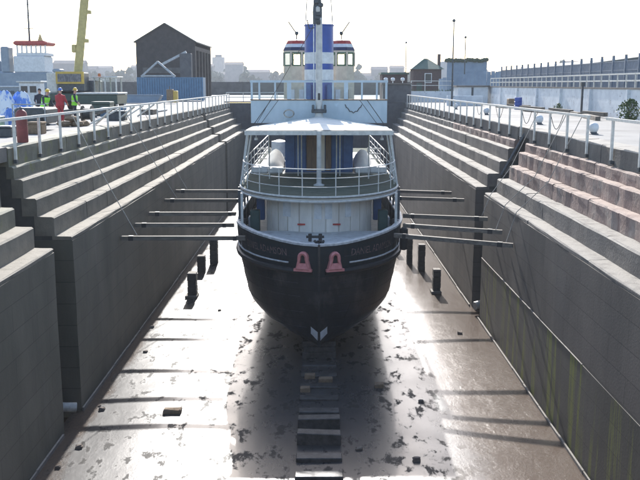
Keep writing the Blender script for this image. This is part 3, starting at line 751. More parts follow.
# ------------------------------------------------------------------ shores, ropes, blocks
shL = [(34.05,4.75),(36.7,4.85),(39.8,4.88),(44.0,4.95),(47.5,5.0)]
shR = [(32.6,4.72,34.2),(34.6,4.9,35.6),(37.7,4.96,37.9),(44.0,4.96,44.0),(48.3,4.8,48.3)]
ordw = ['first', 'second', 'third', 'fourth', 'fifth']
for i, (d, z) in enumerate(shL):
    hx = hz(d-S0, min(z, 5.0), -1, .14).x; rt = empty('timber_shore', ((XL+hx)/2, d, z-.12), 'timber shore wedging the hull off the darker wall, %s from the bow' % ordw[i], 'timber shore', 'timber shores bracing the hull')
    MB().bar((XL+.03, d, z), (hx, d, z), .16, .17).jitter(.006, i).build('beam', T['timber_top'], rt)
    MB().bar((XL+.35, d, z), (XL+.55, d, z), .185, .195).build('iron_band', T['black'], rt)
    MB().bar((hx-.5, d, z), (hx-.35, d, z), .185, .195).build('iron_band', T['black'], rt)
for i, (d, z, dh) in enumerate(shR):
    hx = hz(dh-S0, min(z+.12, 5.0), 1, .14).x; rt = empty('timber_shore', ((XR+hx)/2, d, z-.12), 'timber shore wedging the hull off the red stone wall side, %s from the bow' % ordw[i], 'timber shore', 'timber shores bracing the hull')
    a, b = Vector((XR-.08, d, z)), Vector((hx, dh, z+.12)); u = (b-a).normalized()
    MB().bar(a, b, .16, .17).jitter(.006, i+9).build('beam', T['timber_top'], rt)
    MB().bar(a+u*.4, a+u*.6, .185, .195).build('iron_band', T['black'], rt)
    MB().bar(b-u*.5, b-u*.35, .185, .195).build('iron_band', T['black'], rt)
def rope(pts, r, m, label, grp, sag=0, par=None):
    a, b = Vector(pts[0]), Vector(pts[-1]); P = pts if len(pts) > 2 else [a.lerp(b, k/8)-Vector((0,0,sag*math.sin(math.pi*k/8))) for k in range(9)]
    return tag(MB().tube(P, r, 5).build('rope', m, None, True), label, 'rope', grp)
rx = XL - 1.95
for (d, y0) in ((34.05, 34.5), (44.0, 43.6), (47.5, 48.0)):
    rope([(rx+.1, y0, ZQ+.86), (XL+.7, d, dict(shL)[d]+.12)], .018, T['rope'], 'thin rope running from the quay rail down to a timber shore on the dark wall', 'ropes to the shores on the dark wall', .12)
xr = XR + 1.95
for (d, y0, z) in ((37.7, 37.2, 5.1), (34.6, 33.0, 5.0), (32.6, 31.0, 4.85)):
    rope([(xr-.1, y0, ZQ+.86), (XR+.9, y0+.6, 7.3), (XR-.02, d-.1, 6.05), (XR-.35, d, z)], .016, T['rope'], 'thin rope hanging from the quay rail over the red sandstone blocks to a timber shore', 'ropes to the shores over the sandstone')
for y0 in (33.5, 38.5, 44.5, 50.2):
    P = [(xr-.06, y0+1.9*k/10, ZQ+.85-.62*math.sin(math.pi*k/10)) for k in range(11)]
    rope(P, .014, T['darkrope'], 'dark rope looped slackly along the quay rail by the white bollards', 'ropes looped on the rail')
a, b = atd(526.5, 131, 40.2), atd(501.5, 175, 40.2)
tag(MB().tube([a, b], .07, 8).build('leaning_pole', T['darkfit']), 'long dark pole leaning in the slot between the two stepped walls', 'pole')
# bilge blocks standing on the floor
def timber_stack(x, y, h, w_, label, first=None):
    rt = empty('bilge_block', (x, y, 0), label, 'timber block', 'tarred timber blocks standing on the dock floor')
    rng = random.Random(int(y*10)); z = -.02; k = 0
    while z < h - .1:
        t = .3; q = w_/2*rng.uniform(.92, 1.04)
        MB().bevbox(x-q, x+q, y-q*1.25, y+q*1.25, z, z+t-.012, .02).jitter(.008, k).build('baulk', T['blackblock'], rt); z += t; k += 1
    MB().bevbox(x-w_/2, x+w_/2, y-w_*.6, y+w_*.6, z, z+.1, .02).build('top_plate', T['step'], rt)
    if y < 45: MB().bevbox(x-w_*.75, x+w_*.6, y-w_*.95, y+w_*.8, -.02, .12, .02).build('foot_plank', T['step'], rt)
timber_stack(6.25, 44.1, 1.25, .40, 'tarred timber block with pale foot plank beside the slotted wall')
timber_stack(6.1, 49.6, 1.4, .40, 'slightly taller tarred timber block between the plank footed one and a close neighbour')
timber_stack(5.6, 51.6, 1.4, .34, 'slim tarred timber block tucked behind another toward the hull')
timber_stack(5.1, 55.6, 1.4, .36, 'tarred timber block standing near the hull side amidships')
timber_stack(-6.6, 43.2, 1.05, .46, 'stout tarred timber block with foot plank near the dark wall')
timber_stack(-6.95, 49.2, .8, .44, 'squat tarred timber block hard against the dark wall gutter')
timber_stack(-6.5, 51.6, 1.45, .46, 'tallest tarred timber block on the dark wall side')
# keel blocks
kb = []
y = 20.0; k = 0
while y < 63:
    under = y > 32.3
    rt = empty('keel_block', (0, y, 0), 'low timber keel block lying bare ahead of the bow' if not under else 'stacked timber keel block carrying the keel', 'keel block', 'bare keel blocks ahead of the bow' if not under else 'keel blocks under the ship')
    rng = random.Random(k); wv = .68
    if under:
        for z0, z1 in ((-.04,.25),(.255,.48),(.485,.71)): MB().bevbox(-wv+rng.uniform(-.05,.05), wv+rng.uniform(-.05,.05), y-.2, y+.2, z0, z1, .02).build('baulk', T['keelblock'], rt)
    else:
        tilt = rng.uniform(-.06,.06) if 24 < y < 27 else 0
        hh = .34 if 24 < y < 26 else .10
        b = MB().bevbox(-wv, wv, y-.2, y+.2, -.06, hh, .02)
        for p in b.v: p.y += p.x*tilt*1.6; p.z += p.x*tilt*.5
        b.build('baulk', T['keelblock'], rt)
    y += 1.2; k += 1
for x, y, s in ((-.35, 30.6, .2), (.25, 30.2, .26), (2.2, 29.6, .16), (-.5, 29.2, .18)):
    tag(MB().bevbox(x-s, x+s, y-.14, y+.14, -.03, .17, .02).jitter(.012, int(x*10)).build('timber_offcut', T['sack']), 'reddish brown timber offcut lying on the mud below the bow', 'timber offcut', 'offcuts below the bow')
rng = random.Random(21)
for k in range(12):
    if k < 6: x, y = XL+.35+rng.uniform(0,.7), rng.uniform(23, 44)
    else: x, y = rng.uniform(-6.5, 6.3), rng.uniform(21, 42)
    if abs(x) < 2.2: x += 3
    s = rng.uniform(.05, .12)
    tag(MB().bevbox(x-s, x+s, y-s*.8, y+s*.8, fl(x,y)-.03, fl(x,y)+s*.9, s*.25).jitter(s*.18, k).build('rubble_stone', T['debris']), 'loose stone lying in the mud of the dock floor', 'stone', 'loose stones on the dock floor')
tag(MB().bevbox(-5.25,-4.65,27.0,27.3,-.02,.16,.03).jitter(.02,3).build('broken_brick', T['sack']), 'reddish brick lump in the mud with a scraped trail beside it', 'brick')
tag(MB().tube([(XL-1.4,26.3,.62),(XL-.5,26.4,.5),(XL+.1,26.6,.42)], .16, 10).build('drain_pipe', T['pipe'], None, True), 'pale drain pipe poking from the slot in the dark wall', 'pipe')
tag(MB().tube([(XR+1.0,40.4,.5),(XR+.3,40.1,.42),(XR-.12,39.9,.36)], .2, 10).build('drain_pipe', T['pipe'], None, True), 'pale drain pipe poking from the slot beside the algae streaked wall', 'pipe')
# fender hanging on the hull
c = hz(3.6, 4.6, 1, .28)
tag(MB().lathe([(.08,-.55),(.17,-.5),(.17,.35),(.08,.42)], c, 10).build('fender', T['rubber'], None, True), 'black cylindrical fender hanging on the ship side above the shores', 'fender')

# ------------------------------------------------------------------ quay railings
def quay_rail(side, d0, d1, label):
    X = (XL if side < 0 else XR) + side*1.86
    rt = empty('quay_railing', (X, (d0+d1)/2, ZQ), label, 'railing')
    y = d0
    while y <= d1 + .01:
        MB().box(X-.035, X+.035, y-.06, y+.06, ZQ-.42, ZQ+.86).build('rail_post', T['galv'], rt)
        MB().box(X-.05, X+.09 if side > 0 else X+.05, y-.09, y+.09, ZQ-.55, ZQ-.43).build('post_foot', T['darkfit'], rt); y += 2.5
    MB().bar((X, d0-.1, ZQ+.89), (X, d1+.1, ZQ+.89), .09, .09).build('top_rail', T['galv'], rt)
quay_rail(-1, 20.45, 95.5, 'white painted post and rail fence along the dock edge by the workers')
quay_rail(1, 15.2, 28.2, 'end length of white railing above the nearest sandstone steps')
quay_rail(1, 30.3, 92.8, 'long white railing along the dock edge by the white bollards')

# ------------------------------------------------------------------ right quay
def bollard(x, y, label):
    rt = empty('bollard', (x, y, ZQ), label, 'bollard', 'white bollards on the quay')
    MB().lathe([(.20,0),(.20,.03),(.15,.05),(.13,.1)], (x,y,ZQ), 14).build('base', T['darkfit'], rt, True)
    MB().lathe([(.13,.1),(.155,.13),(.195,.22),(.195,.33),(.155,.42),(.08,.465),(.015,.475)], (x,y,ZQ), 16).build('head', T['whitepaint'], rt, True)
bollard(11.2, 34.9, 'white domed bollard on the bare quay beside the end railing')
bollard(11.2, 43.6, 'white domed bollard behind the rope draped rail')
bollard(11.2, 57.5, 'white domed bollard in front of the timber pile')
bollard(11.2, 70.5, 'white domed bollard near the low white wall')
# whitewashed wall
ww = empty('whitewashed_wall', (18.2, 66, ZQ), 'long peeling whitewashed wall topped with white railings', 'wall')
y = 36.
k = 0
while y < 92:
    l = 7.0
    MB().box(18.0, 18.4, y, y+l-.03, ZQ-.2, ZQ+1.72).build('wall_length', T['whitewash'], ww)
    MB().box(17.95, 18.45, y, y+l-.02, ZQ+1.725, ZQ+1.82).build('coping', T['step'], ww)
    MB().box(17.82, 18.0, y-.12, y+.12, ZQ-.2, ZQ+1.7).build('buttress', T['whitewash'], ww); y += l
rt = empty('wall_railing', (18.2, 66, ZQ+1.82), 'white two bar railing on top of the whitewashed wall', 'railing')
y = 36.2
while y < 92:
    MB().box(18.16, 18.24, y-.04, y+.04, ZQ+1.82, ZQ+2.62).build('rail_post', T['galv'], rt); y += 1.5
for z in (2.22, 2.62): MB().bar((18.2, 36, ZQ+z), (18.2, 91.5, ZQ+z), .08, .09).build('rail', T['galv'], rt)
ff = empty('mesh_fence', (19.2, 66, ZQ), 'tall blue grey steel fence with dark posts behind the whitewashed wall', 'fence')
y = 38.2
while y < 93:
    MB().box(19.13, 19.27, y-.07, y+.07, ZQ-.1, ZQ+3.85).build('fence_post', T['fence'], ff)
    if y + 2.3 < 93:
        g = MB()
        q = y+.12
        while q < y+2.2: g.box(19.19, 19.21, q-.02, q+.02, ZQ+.1, ZQ+3.45); q += .085
        g.build('bar_panel', T['fence'], ff)
        for z in (1.2, 2.9, 3.45): MB().bar((19.2, y+.07, ZQ+z), (19.2, y+2.23, ZQ+z), .05, .06).build('fence_rail', T['fence'], ff)
    y += 2.3
# long grey shed behind the fence
rt = empty('long_shed', (34, 90, ZQ), 'long low blue grey shed behind the steel fence', 'shed')
MB().box(30, 44, 52, 83, ZQ-.1, ZQ+2.7).build('wall', T['fence'], rt)
MB().prism([(29.7,ZQ+2.7),(44.3,ZQ+2.7),(37,ZQ+3.3)], 'y', 51.7, 83.3).build('roof', T['slate'], rt)
rt = empty('low_store', (40, 128, ZQ), 'low hazy store building far behind the steel fence', 'shed')
MB().box(31, 52, 108, 150, ZQ-.1, ZQ+4.2).build('wall', T['fence'], rt)
MB().prism([(30.6,ZQ+4.2),(52.4,ZQ+4.2),(41.5,ZQ+5.6)], 'y', 107.6, 150.4).build('roof', T['slate'], rt)
# sheet hoarding
ho = empty('sheet_hoarding', (17, 100, ZQ), 'tall blue grey corrugated hoarding of upright sheets', 'hoarding')
a, b = Vector((14.0, 101, 0)), Vector((20.4, 95.5, 0)); n = 16
for k in range(n):
    p, q = a.lerp(b, k/n), a.lerp(b, (k+.93)/n); h = 2.65+.75*min(1, k/9)+(.06 if k % 2 else 0)
    MB().add([(p.x,p.y,ZQ-.1),(q.x,q.y+.06*(k%2),ZQ-.1),(q.x,q.y+.06*(k%2),ZQ+h),(p.x,p.y,ZQ+h),(p.x,p.y+.08,ZQ-.1),(q.x,q.y+.14,ZQ-.1),(q.x,q.y+.14,ZQ+h),(p.x,p.y+.08,ZQ+h)],
             [(0,1,2,3),(7,6,5,4),(0,3,7,4),(1,5,6,2),(3,2,6,7)]).build('sheet', T['paleblue2'], ho)
# creeper topped dark building behind the hoarding
rt = empty('flat_roofed_building', (22, 128, ZQ), 'blue grey flat roofed building with ragged green parapet behind the hoarding', 'building')
MB().box(18.6, 24.4, 126, 136, ZQ-.1, ZQ+5.4).build('wall', T['paleblue2'], rt)
g = MB(); rng = random.Random(9)
for k in range(18):
    x = 18.5+k*.34; g.lathe([(.2,0),(.34,.2),(.3,.42),(.1,.55)], (x, 125.9+rng.uniform(-.1,.2), ZQ+5.2+rng.uniform(-.1,.1)), 7)
g.build('green_parapet', T['farleaf'], rt)
# brick hut with green hipped roof
rt = empty('brick_hut', (13.6, 110, ZQ), 'small brick hut with green hipped roof and chimney', 'hut')
x0, x1, y0, y1 = 11.9, 15.4, 109, 113
MB().box(x0, x1, y0, y1, ZQ-.1, ZQ+3.9).build('wall', T['brick'], rt)
z0 = ZQ+3.9
rf = MB().add([(x0-.35,y0-.35,z0),(x1+.35,y0-.35,z0),(x1+.35,y1+.35,z0),(x0-.35,y1+.35,z0),(13.4,110.8,z0+1.35),(13.9,111.2,z0+1.35)],
         [(0,1,5,4),(1,2,5),(2,3,4,5),(3,0,4),(3,2,1,0)]).build('roof', T['greenroof'], rt)
MB().box(15.05, 15.4, 110, 110.4, z0+.05, z0+1.9).build('chimney', T['brick'], rf)
w_ = MB().box(13.3, 14.2, 108.93, 108.99, ZQ+2.2, ZQ+3.4).build('window', T['whitepaint'], rt); MB().box(13.38, 14.12, 108.9, 108.928, ZQ+2.28, ZQ+3.32).build('pane', T['glassdark'], w_)
MB().box(12.3, 13.0, 108.93, 108.99, ZQ, ZQ+2.2).build('door', T['darkgreen'], rt)
rt = empty('pink_outbuilding', (9.5, 115, ZQ), 'low dull pink outbuilding next to the brick hut', 'building')
MB().box(8.3, 11.6, 113.5, 118, ZQ-.1, ZQ+3.3).build('wall', T['brick'], rt); MB().box(8.1, 11.8, 113.3, 118.2, ZQ+3.3, ZQ+3.55).build('roof', T['greenroof'], rt)
rt = empty('low_white_wall', (13.5, 88, ZQ), 'low pale wall with a weedy top in front of the brick hut', 'wall')
MB().box(10.6, 15.6, 99.6, 99.9, ZQ-.1, ZQ+1.25).build('wall_length', T['whitewash'], rt)
g = MB(); rng = random.Random(4)
for k in range(60):
    x = rng.uniform(10.7, 15.5); z = ZQ+1.25; h = rng.uniform(.1,.35)
    g.add([(x,99.7,z),(x+.08,99.75,z),(x+rng.uniform(-.1,.15),99.7,z+h)], [(0,1,2)])
tag(g.build('weeds', T['leaf'], rt), kind='stuff')
for z in (1.9, 2.4): MB().bar((10.6, 99.75, ZQ+z), (15.6, 99.75, ZQ+z), .06, .07).build('rail', T['galv'], rt)
for k in range(4): MB().box(10.6+1.6*k, 10.68+1.6*k, 99.71, 99.79, ZQ+1.25, ZQ+2.4).build('rail_post', T['galv'], rt)
rt = empty('white_kiosk', (16, 91, ZQ), 'flat roofed white kiosk beside the whitewashed wall', 'kiosk')
MB().box(14.5, 17.6, 90, 93, ZQ-.1, ZQ+1.75).build('wall', T['whitewash'], rt); MB().box(14.3, 17.8, 89.8, 93.2, ZQ+1.75, ZQ+1.9).build('roof', T['step'], rt)
MB().box(15.9, 16.1, 89.94, 89.99, ZQ, ZQ+1.7).build('door_edge', T['darkfit'], rt)
tag(MB().bevbox(12.2, 15.6, 82, 82.35, ZQ-.02, ZQ+.95, .03).build('white_barrier', T['whitewash']), 'low white barrier block in front of the kiosk', 'barrier')
def lamp(x, y, h, label):
    rt = empty('lamp_mast', (x, y, ZQ), label, 'lamp mast', 'thin lamp masts on the quay')
    MB().tube([(x,y,ZQ-.05),(x,y,ZQ+h)], [.09,.05], 8).build('pole', T['darkfit'], rt)
    MB().lathe([(.05,0),(.16,.06),(.14,.24),(.05,.3)], (x,y,ZQ+h), 8).build('lamp_head', T['darkfit'], rt)
p = atd(452, 93, 80); lamp(p.x, 80, 7.6, 'tall thin lamp mast standing by the white barrier')
p = atd(464, 90, 104); lamp(p.x, 104, 7.4, 'thin lamp mast behind the corrugated hoarding')
p = atd(405.5, 80, 130); lamp(p.x, 130, 8.0, 'faint thin lamp mast beyond the pink outbuilding')
# timbers and odds along the white wall
rng = random.Random(14)
for k in range(9):
    x, y = 16.6+rng.uniform(-.9,.5), 50+k*3.1; a = rng.uniform(-.3,.3); l = rng.uniform(1.2,2.4)
    tag(MB().bar((x-math.sin(a)*l, y-l, ZQ+.12+.1*(k%2)), (x+math.sin(a)*l, y+l, ZQ+.14+.1*(k%2)), .28, .24).build('loose_timber', T['timber']), 'weathered timber baulk lying on the quay by the whitewashed wall', 'timber', 'loose timbers by the whitewashed wall')
rt = empty('blue_drum', (16.2, 70, ZQ), 'blue oil drum among the timbers by the whitewashed wall', 'drum')
MB().lathe([(.3,0),(.3,.3),(.33,.32),(.3,.34),(.3,.6),(.33,.62),(.3,.64),(.3,.95),(.28,.97)], (16.2,70,ZQ), 16).build('body', T['drum'], rt, True)
MB().lathe([(.05,.975),(.05,1.0)], (16.33,70,ZQ), 8).build('cap', T['whitepaint'], rt)
tag(MB().bevbox(16.3,16.9,74,74.8,ZQ,ZQ+.8,.05).build('brown_crate', T['sack']), 'brown crate next to the blue drum', 'crate')
rt = empty('iron_stump', (17.4, 57, ZQ), 'rusty iron stump post at the whitewashed wall', 'post')
MB().box(17.34,17.46,56.94,57.06,ZQ-.05,ZQ+1.9).build('post', T['darkfit'], rt); MB().box(17.28,17.52,56.88,57.12,ZQ+1.9,ZQ+2.15).build('head', T['darkfit'], rt)
# bushes
def bush(x, y, h, rad, label, n=420, seed=1):
    rt = empty('bush', (x, y, ZQ), label, 'bush'); rng = random.Random(seed)
    for k in range(4):
        a = k*1.6; MB().tube([(x,y,ZQ-.02),(x+.15*math.cos(a),y+.15*math.sin(a),ZQ+h*.4),(x+.3*math.cos(a)*rad,y+.3*math.sin(a)*rad,ZQ+h*.8)], [.025,.015,.006], 5).build('stem', T['timber'], rt)
    g = MB()
    for k in range(n):
        u = rng.random()**.5; a = rng.uniform(0,6.283); z = rng.random(); rr = rad*u*math.sin(math.pi*(.15+.8*z))**.8*(1+.3*math.sin(a*3))
        c = Vector((x+rr*math.cos(a), y+rr*math.sin(a), ZQ+.05+h*z)); s = rng.uniform(.05,.11)
        d1 = Vector((rng.uniform(-1,1),rng.uniform(-1,1),rng.uniform(-.4,1))).normalized()*s; d2 = Vector((rng.uniform(-1,1),rng.uniform(-1,1),rng.uniform(-1,1))).normalized()*s*.6
        g.add([c-d1, c+d2, c+d1, c-d2], [(0,1,2,3)])
    tag(g.build('leaves', T['leaf'], rt), kind='stuff')
p = atz(625, 117, ZQ); bush(17.2, 47.5, 1.15, .6, 'bright green bush growing at the foot of the whitewashed wall', 700, 2)
bush(17.4, 62.5, .6, .3, 'small weed clump at the whitewashed wall beside the iron stump', 150, 3)

# ------------------------------------------------------------------ left quay
# engine shed
es = empty('engine_shed', (-22, 134, ZQ), 'tall dark gabled shed with open bays along one side', 'shed')
x0, x1, y0, y1, ze, zp = -26.3, -17.8, 125, 143, 17.1, 19.6
MB().prism([(x0,ZQ-.1),(x1,ZQ-.1),(x1,ze),((x0+x1)/2,zp-.15),(x0,ze)], 'y', y0, y0+.4).build('gable_wall', T['shed'], es)
MB().prism([(x0,ZQ-.1),(x1,ZQ-.1),(x1,ze),((x0+x1)/2,zp-.15),(x0,ze)], 'y', y1-.4, y1).build('gable_wall', T['shed'], es)
MB().box(x0, x0+.4, y0+.4, y1-.4, ZQ-.1, ze).build('side_wall', T['shed'], es)
for k in range(6):
    yy = y0+.42+k*3.35; MB().box(x1-.45, x1, yy, yy+.7, ZQ-.1, ze-1.3).build('pier', T['shed'], es)
MB().box(x1-.4, x1-.05, y0+.42, y1-.42, ze-1.3, ze-.75).build('lintel', T['shed'], es)
MB().box(x1-.8, x1-.55, y0+.42, y1-.42, ZQ-.1, ze-1.6).build('inner_wall', T['shed'], es)
xm = (x0+x1)/2
for s in (-1, 1):
    e = x0-.25 if s < 0 else x1+.25
    MB().add([(xm,y0-.3,zp),(xm,y1+.3,zp),(e,y1+.3,ze-.15),(e,y0-.3,ze-.15),(xm,y0-.3,zp-.16),(xm,y1+.3,zp-.16),(e,y1+.3,ze-.31),(e,y0-.3,ze-.31)],
        [(0,1,2,3),(7,6,5,4),(0,3,7,4),(1,5,6,2),(3,2,6,7),(0,4,5,1)]).build('roof_slope', T['slate'], es)
MB().box(-25.4, -19.2, 124.9, 124.995, ZQ+3.6, ZQ+4.4).build('faded_band', T['stonewall'], es)
# trestle and conveyor in front of the shed
rt = empty('timber_trestle', (-21, 112, ZQ), 'grey timber A frame trestle behind the blue container', 'trestle')
for s in (-1, 1): MB().bar((-20.8+s*2.2, 112, ZQ+3.0), (-20.8, 112, ZQ+4.9), .3, .22).build('strut', T['post'], rt); MB().bar((-20.8+s*2.0, 112, ZQ), (-20.8+s*2.0, 112, ZQ+3.1), .25, .25).build('leg', T['post'], rt)
MB().bar((-23, 112, ZQ+3.1), (-18.6, 112, ZQ+3.1), .2, .2).build('tie_beam', T['post'], rt)
rt = empty('conveyor_chute', (-18, 113, ZQ), 'grey sloping chute with hopper box by the shed', 'chute')
MB().bar((-20.6, 114, ZQ+4.6), (-17.4, 114, ZQ+6.2), .5, .3).build('chute', T['post'], rt); MB().bevbox(-18.2, -16.7, 113.4, 114.6, ZQ, ZQ+6.0, .06).build('hopper', T['greywall'], rt)
# blue container with ribbed side
ct = empty('blue_container', (-18, 105, ZQ), 'blue ribbed steel container in front of the dark shed', 'container')
X0, X1, Y0, Y1, Z1 = -22.1, -14.1, 105, 107.4, ZQ+2.85
MB().box(X0, X1, Y0+.08, Y1, ZQ+.1, Z1).build('body', T['contblue'], ct)
for k in range(26):
    x = X0+.14+k*(X1-X0-.28)/26; MB().box(x, x+.17, Y0, Y0+.078, ZQ+.25, Z1-.12).build('rib', T['contblue'], ct)
for z in (ZQ+.1, Z1-.12): MB().box(X0, X1, Y0-.03, Y0+.079, z, z+.13).build('side_rail', T['contblue'], ct)
for x in (X0-.02, X1-.12): MB().box(x, x+.14, Y0-.04, Y0+.079, ZQ, Z1+.01).build('corner_post', T['contblue'], ct)
rt = empty('steel_skip', (-19.5, 92, ZQ), 'flat blue grey steel skip on the quay in front of the blue container', 'skip')
MB().prism([(-22.5,ZQ+.05),(-17.4,ZQ+.05),(-16.9,ZQ+.85),(-23,ZQ+.85)], 'y', 92, 93.8).build('tub', T['paleblue2'], rt); MB().box(-23.1,-16.8,91.9,92.05,ZQ+.85,ZQ+.95).build('rim', T['paleblue2'], rt)
rt = empty('yellow_pump', (-15.6, 92, ZQ), 'small yellow and brown pump set before the blue container', 'pump')
MB().bevbox(-16.2,-15.5,91.5,92.3,ZQ+.1,ZQ+1.5,.06).build('engine', T['sack'], rt); MB().bevbox(-15.5,-15.05,91.5,92.3,ZQ+.1,ZQ+1.35,.06).build('cover', T['yellow'], rt)
MB().tube([(-15.9,91.9,ZQ+1.5),(-15.9,91.9,ZQ+1.8)], .06, 6).build('exhaust', T['darkfit'], rt)
# far stone wall and low buildings beyond the gate
fw = empty('basin_wall', (-5, 170, ZQ), 'dark stone wall across the water beyond the dock gate', 'wall')
for k in range(12):
    x = -60+k*9; MB().box(x, x+8.96, 170, 171, ZQ-.2, ZQ+2.5+.25*(k%3 == 0)).build('wall_length', T['stonewall'], fw)
# mobile crane
cr = empty('mobile_crane', (-18.5, 65, ZQ), 'mobile crane with raised pale yellow boom and yellow framed panel', 'crane')
MB().bevbox(-20.4, -16.0, 65.2, 72, ZQ+.75, ZQ+1.35, .06).build('chassis', T['darkgreen'], cr)
MB().bevbox(-18.2, -14.9, 63.6, 66.8, ZQ+.55, ZQ+1.28, .06).build('bonnet', T['darkgreen'], cr); MB().bevbox(-18.1, -14.8, 63.55, 66.7, ZQ+1.285, ZQ+1.42, .03).build('bonnet_top', T['galv'], cr)
for y in (65.6, 67.6, 70.4):
    for x in (-20.3, -16.1):
        c = Vector((x, y, ZQ+.52)); rg = lambda r, dx: [c+Vector((dx, r*math.cos(2*math.pi*k/18), r*math.sin(2*math.pi*k/18))) for k in range(18)]
        wv = MB().loft([rg(.42,-.2), rg(.52,-.16), rg(.52,.16), rg(.42,.2)]).build('wheel', T['rubber'], cr); MB().loft([rg(.26,-.21), rg(.26,.21)]).build('hub', T['post'], wv)
MB().bevbox(-20.3, -17.4, 66.5, 69.5, ZQ+1.36, ZQ+2.3, .06).build('slew_body', T['darkfit'], cr)
tg = MB().box(-19.75, -17.65, 64.9, 65.02, ZQ+2.05, ZQ+2.95).build('counterweight_frame', T['yellow'], cr)
MB().box(-19.6, -17.85, 64.84, 64.898, ZQ+2.2, ZQ+2.78).build('grey_plate', T['plate'], tg)
MB().bevbox(-19.7, -17.7, 65.03, 66.6, ZQ+1.5, ZQ+2.9, .06).build('counterweight', T['darkfit'], cr)
MB().bevbox(-20.6, -19.8, 65.4, 67, ZQ+1.4, ZQ+2.9, .06).build('winch_house', T['galv'], cr)
for x in (-17.4, -16.55, -15.7):
    for y in (66.9, 68.6): MB().box(x-.05, x+.05, y-.05, y+.05, ZQ+1.42, ZQ+2.5).build('cab_pillar', T['galv'], cr)
MB().bevbox(-17.55, -15.55, 66.75, 68.75, ZQ+2.5, ZQ+2.62, .03).build('cab_roof', T['galv'], cr)
for a, b in ((-17.35,-16.6),(-16.5,-15.75)): MB().box(a, b, 66.89, 66.91, ZQ+1.46, ZQ+2.48).build('pane', T['glass'], cr)
p0, p1 = Vector((-18.55, 66.5, ZQ+2.6)), Vector((-17.45, 66.9, 20))
MB().bar(p0, p1, .52, .6).build('boom_section', T['boomyellow'], cr); MB().bar(p1-(p1-p0)*.25, p1+(p1-p0)*.3, .42, .48).build('boom_section', T['boomyellow'], cr)
for t_ in (.3, .55, .72): p = p0.lerp(p1, t_); MB().bevbox(p.x+.3, p.x+.62, p.y-.2, p.y+.2, p.z, p.z+.28, .04).build('boom_bracket', T['boomyellow'], cr)
MB().bevbox(-18.86, -18.5, 66.3, 66.7, ZQ+4.4, ZQ+5.0, .05).build('boom_lamp', T['boomyellow'], cr)
MB().lathe([(.1,0),(.12,.1),(.09,.22)], (-16.9, 66.6, ZQ+2.62), 8).build('beacon', T['orange'], cr, True)
# tug in the neighbouring basin
tg = empty('moored_tug', (-44, 97, 7.4), 'grey hulled tug with white wheelhouse and red roof in the next basin', 'tug')
rings = []
for k in range(15):
    u = k/14; x = -62+34*u; hb = 3.6*(1-max(0,(u-.72)/.28)**2.2)*(1-max(0,(.15-u)/.15)**2*.5)+.05
    zt = 11.75-1.15*math.sin(math.pi*min(1,u*.62+.05))*.8 - .25*u
    rings.append([Vector((x,97+q*hb,z)) for q, z in ((0,6.6),(-.75,6.7),(-.95,7.6),(-1,zt),(1,zt),(.95,7.6),(.75,6.7))])
MB().loft(rings).build('hull', T['tuggrey'], tg, True)
MB().tube([r[3]+Vector((0,-.03,.03)) for r in rings], .09, 6).build('gunwale', T['whitepaint'], tg)
g = MB()
for k, hgt in enumerate((.32,.3,.32,.3, 0, .32,.3,.32,.32)):
    if hgt: g.box(-34.6+k*.19, -34.6+k*.19+.12, 93.2, 93.32, 9.9, 9.9+hgt)
g.build('hull_marks', T['darkfit'], tg)
MB().bevbox(-38, -28.9, 95.2, 98.8, 10.4, 12.2, .1).build('deckhouse', T['tuggrey'], tg)
MB().bevbox(-33.6, -30.2, 95.4, 98.6, 12.2, 14.0, .1).build('bridge_base', T['whitepaint'], tg)
wh = MB().bevbox(-33.3, -30.0, 95.6, 98.4, 14.0, 14.35, .05).build('wheelhouse', T['whitepaint'], tg)
for k in range(7): x = -33.25+k*.515; MB().box(x, x+.16, 95.62, 95.74, 14.35, 15.15).build('window_post', T['whitepaint'], wh)
MB().box(-33.1, -30.15, 95.8, 95.82, 14.35, 15.15).build('pane', T['glass'], wh)
MB().bevbox(-33.5, -29.8, 95.3, 98.7, 15.15, 15.62, .15).build('roof', T['red'], wh)
for x in (-34.5, -28.9): MB().bevbox(x-.5, x+.4, 95.5, 97, 12.2, 15.0 if x < -30 else 12.6, .1).build('side_house', T['tuggrey'], tg)
MB().tube([(-32.2,97,15.6),(-32.15,97,25)], [.12,.05], 8).build('mast', T['darkfit'], tg)
for z in (17, 18.4, 19.6): MB().bar((-32.7,97,z),(-31.7,97,z), .08, .08).build('yard', T['darkfit'], tg)
MB().lathe([(.3,0),(.3,.1),(.05,.8)], (-31.0,97,15.6), 8).build('radar', T['boomyellow'], tg)
rt = empty('work_launch', (-27.5, 88, 7.4), 'small white cabined launch moored before the grey tug', 'boat')
rings = []
for k in range(9):
    u = k/8; x = -31.5+5.6*u; hb = 1.1*(1-max(0,(u-.6)/.4)**2)+.03
    rings.append([Vector((x,88+q*hb,z)) for q, z in ((0,7.1),(-.8,7.3),(-1,8.9+.2*u),(1,8.9+.2*u),(.8,7.3))])
MB().loft(rings).build('hull', T['whitepaint'], rt, True)
cbn = MB().bevbox(-30.3, -28.2, 87.2, 88.8, 8.95, 11.1, .08).build('cabin', T['whitepaint'], rt)
for x in (-30.1, -29.2): MB().box(x, x+.65, 87.16, 87.21, 10.1, 10.75).build('pane', T['glassdark'], cbn)
MB().bevbox(-30.5, -28.0, 87.0, 89.0, 11.1, 11.25, .03).build('roof', T['galv'], rt)
rt = empty('moored_hull', (-43, 115, 7.4), 'dark blue grey vessel superstructure behind the grey tug', 'ship')
MB().bevbox(-52, -39.5, 112, 118, 7.0, 12.6, .2).build('hull', T['tuggrey'], rt); MB().prism([(-48,12.6),(-40.5,12.6),(-42.4,15.2),(-47,15.2)], 'y', 113, 117).build('superstructure', T['fence'], rt)
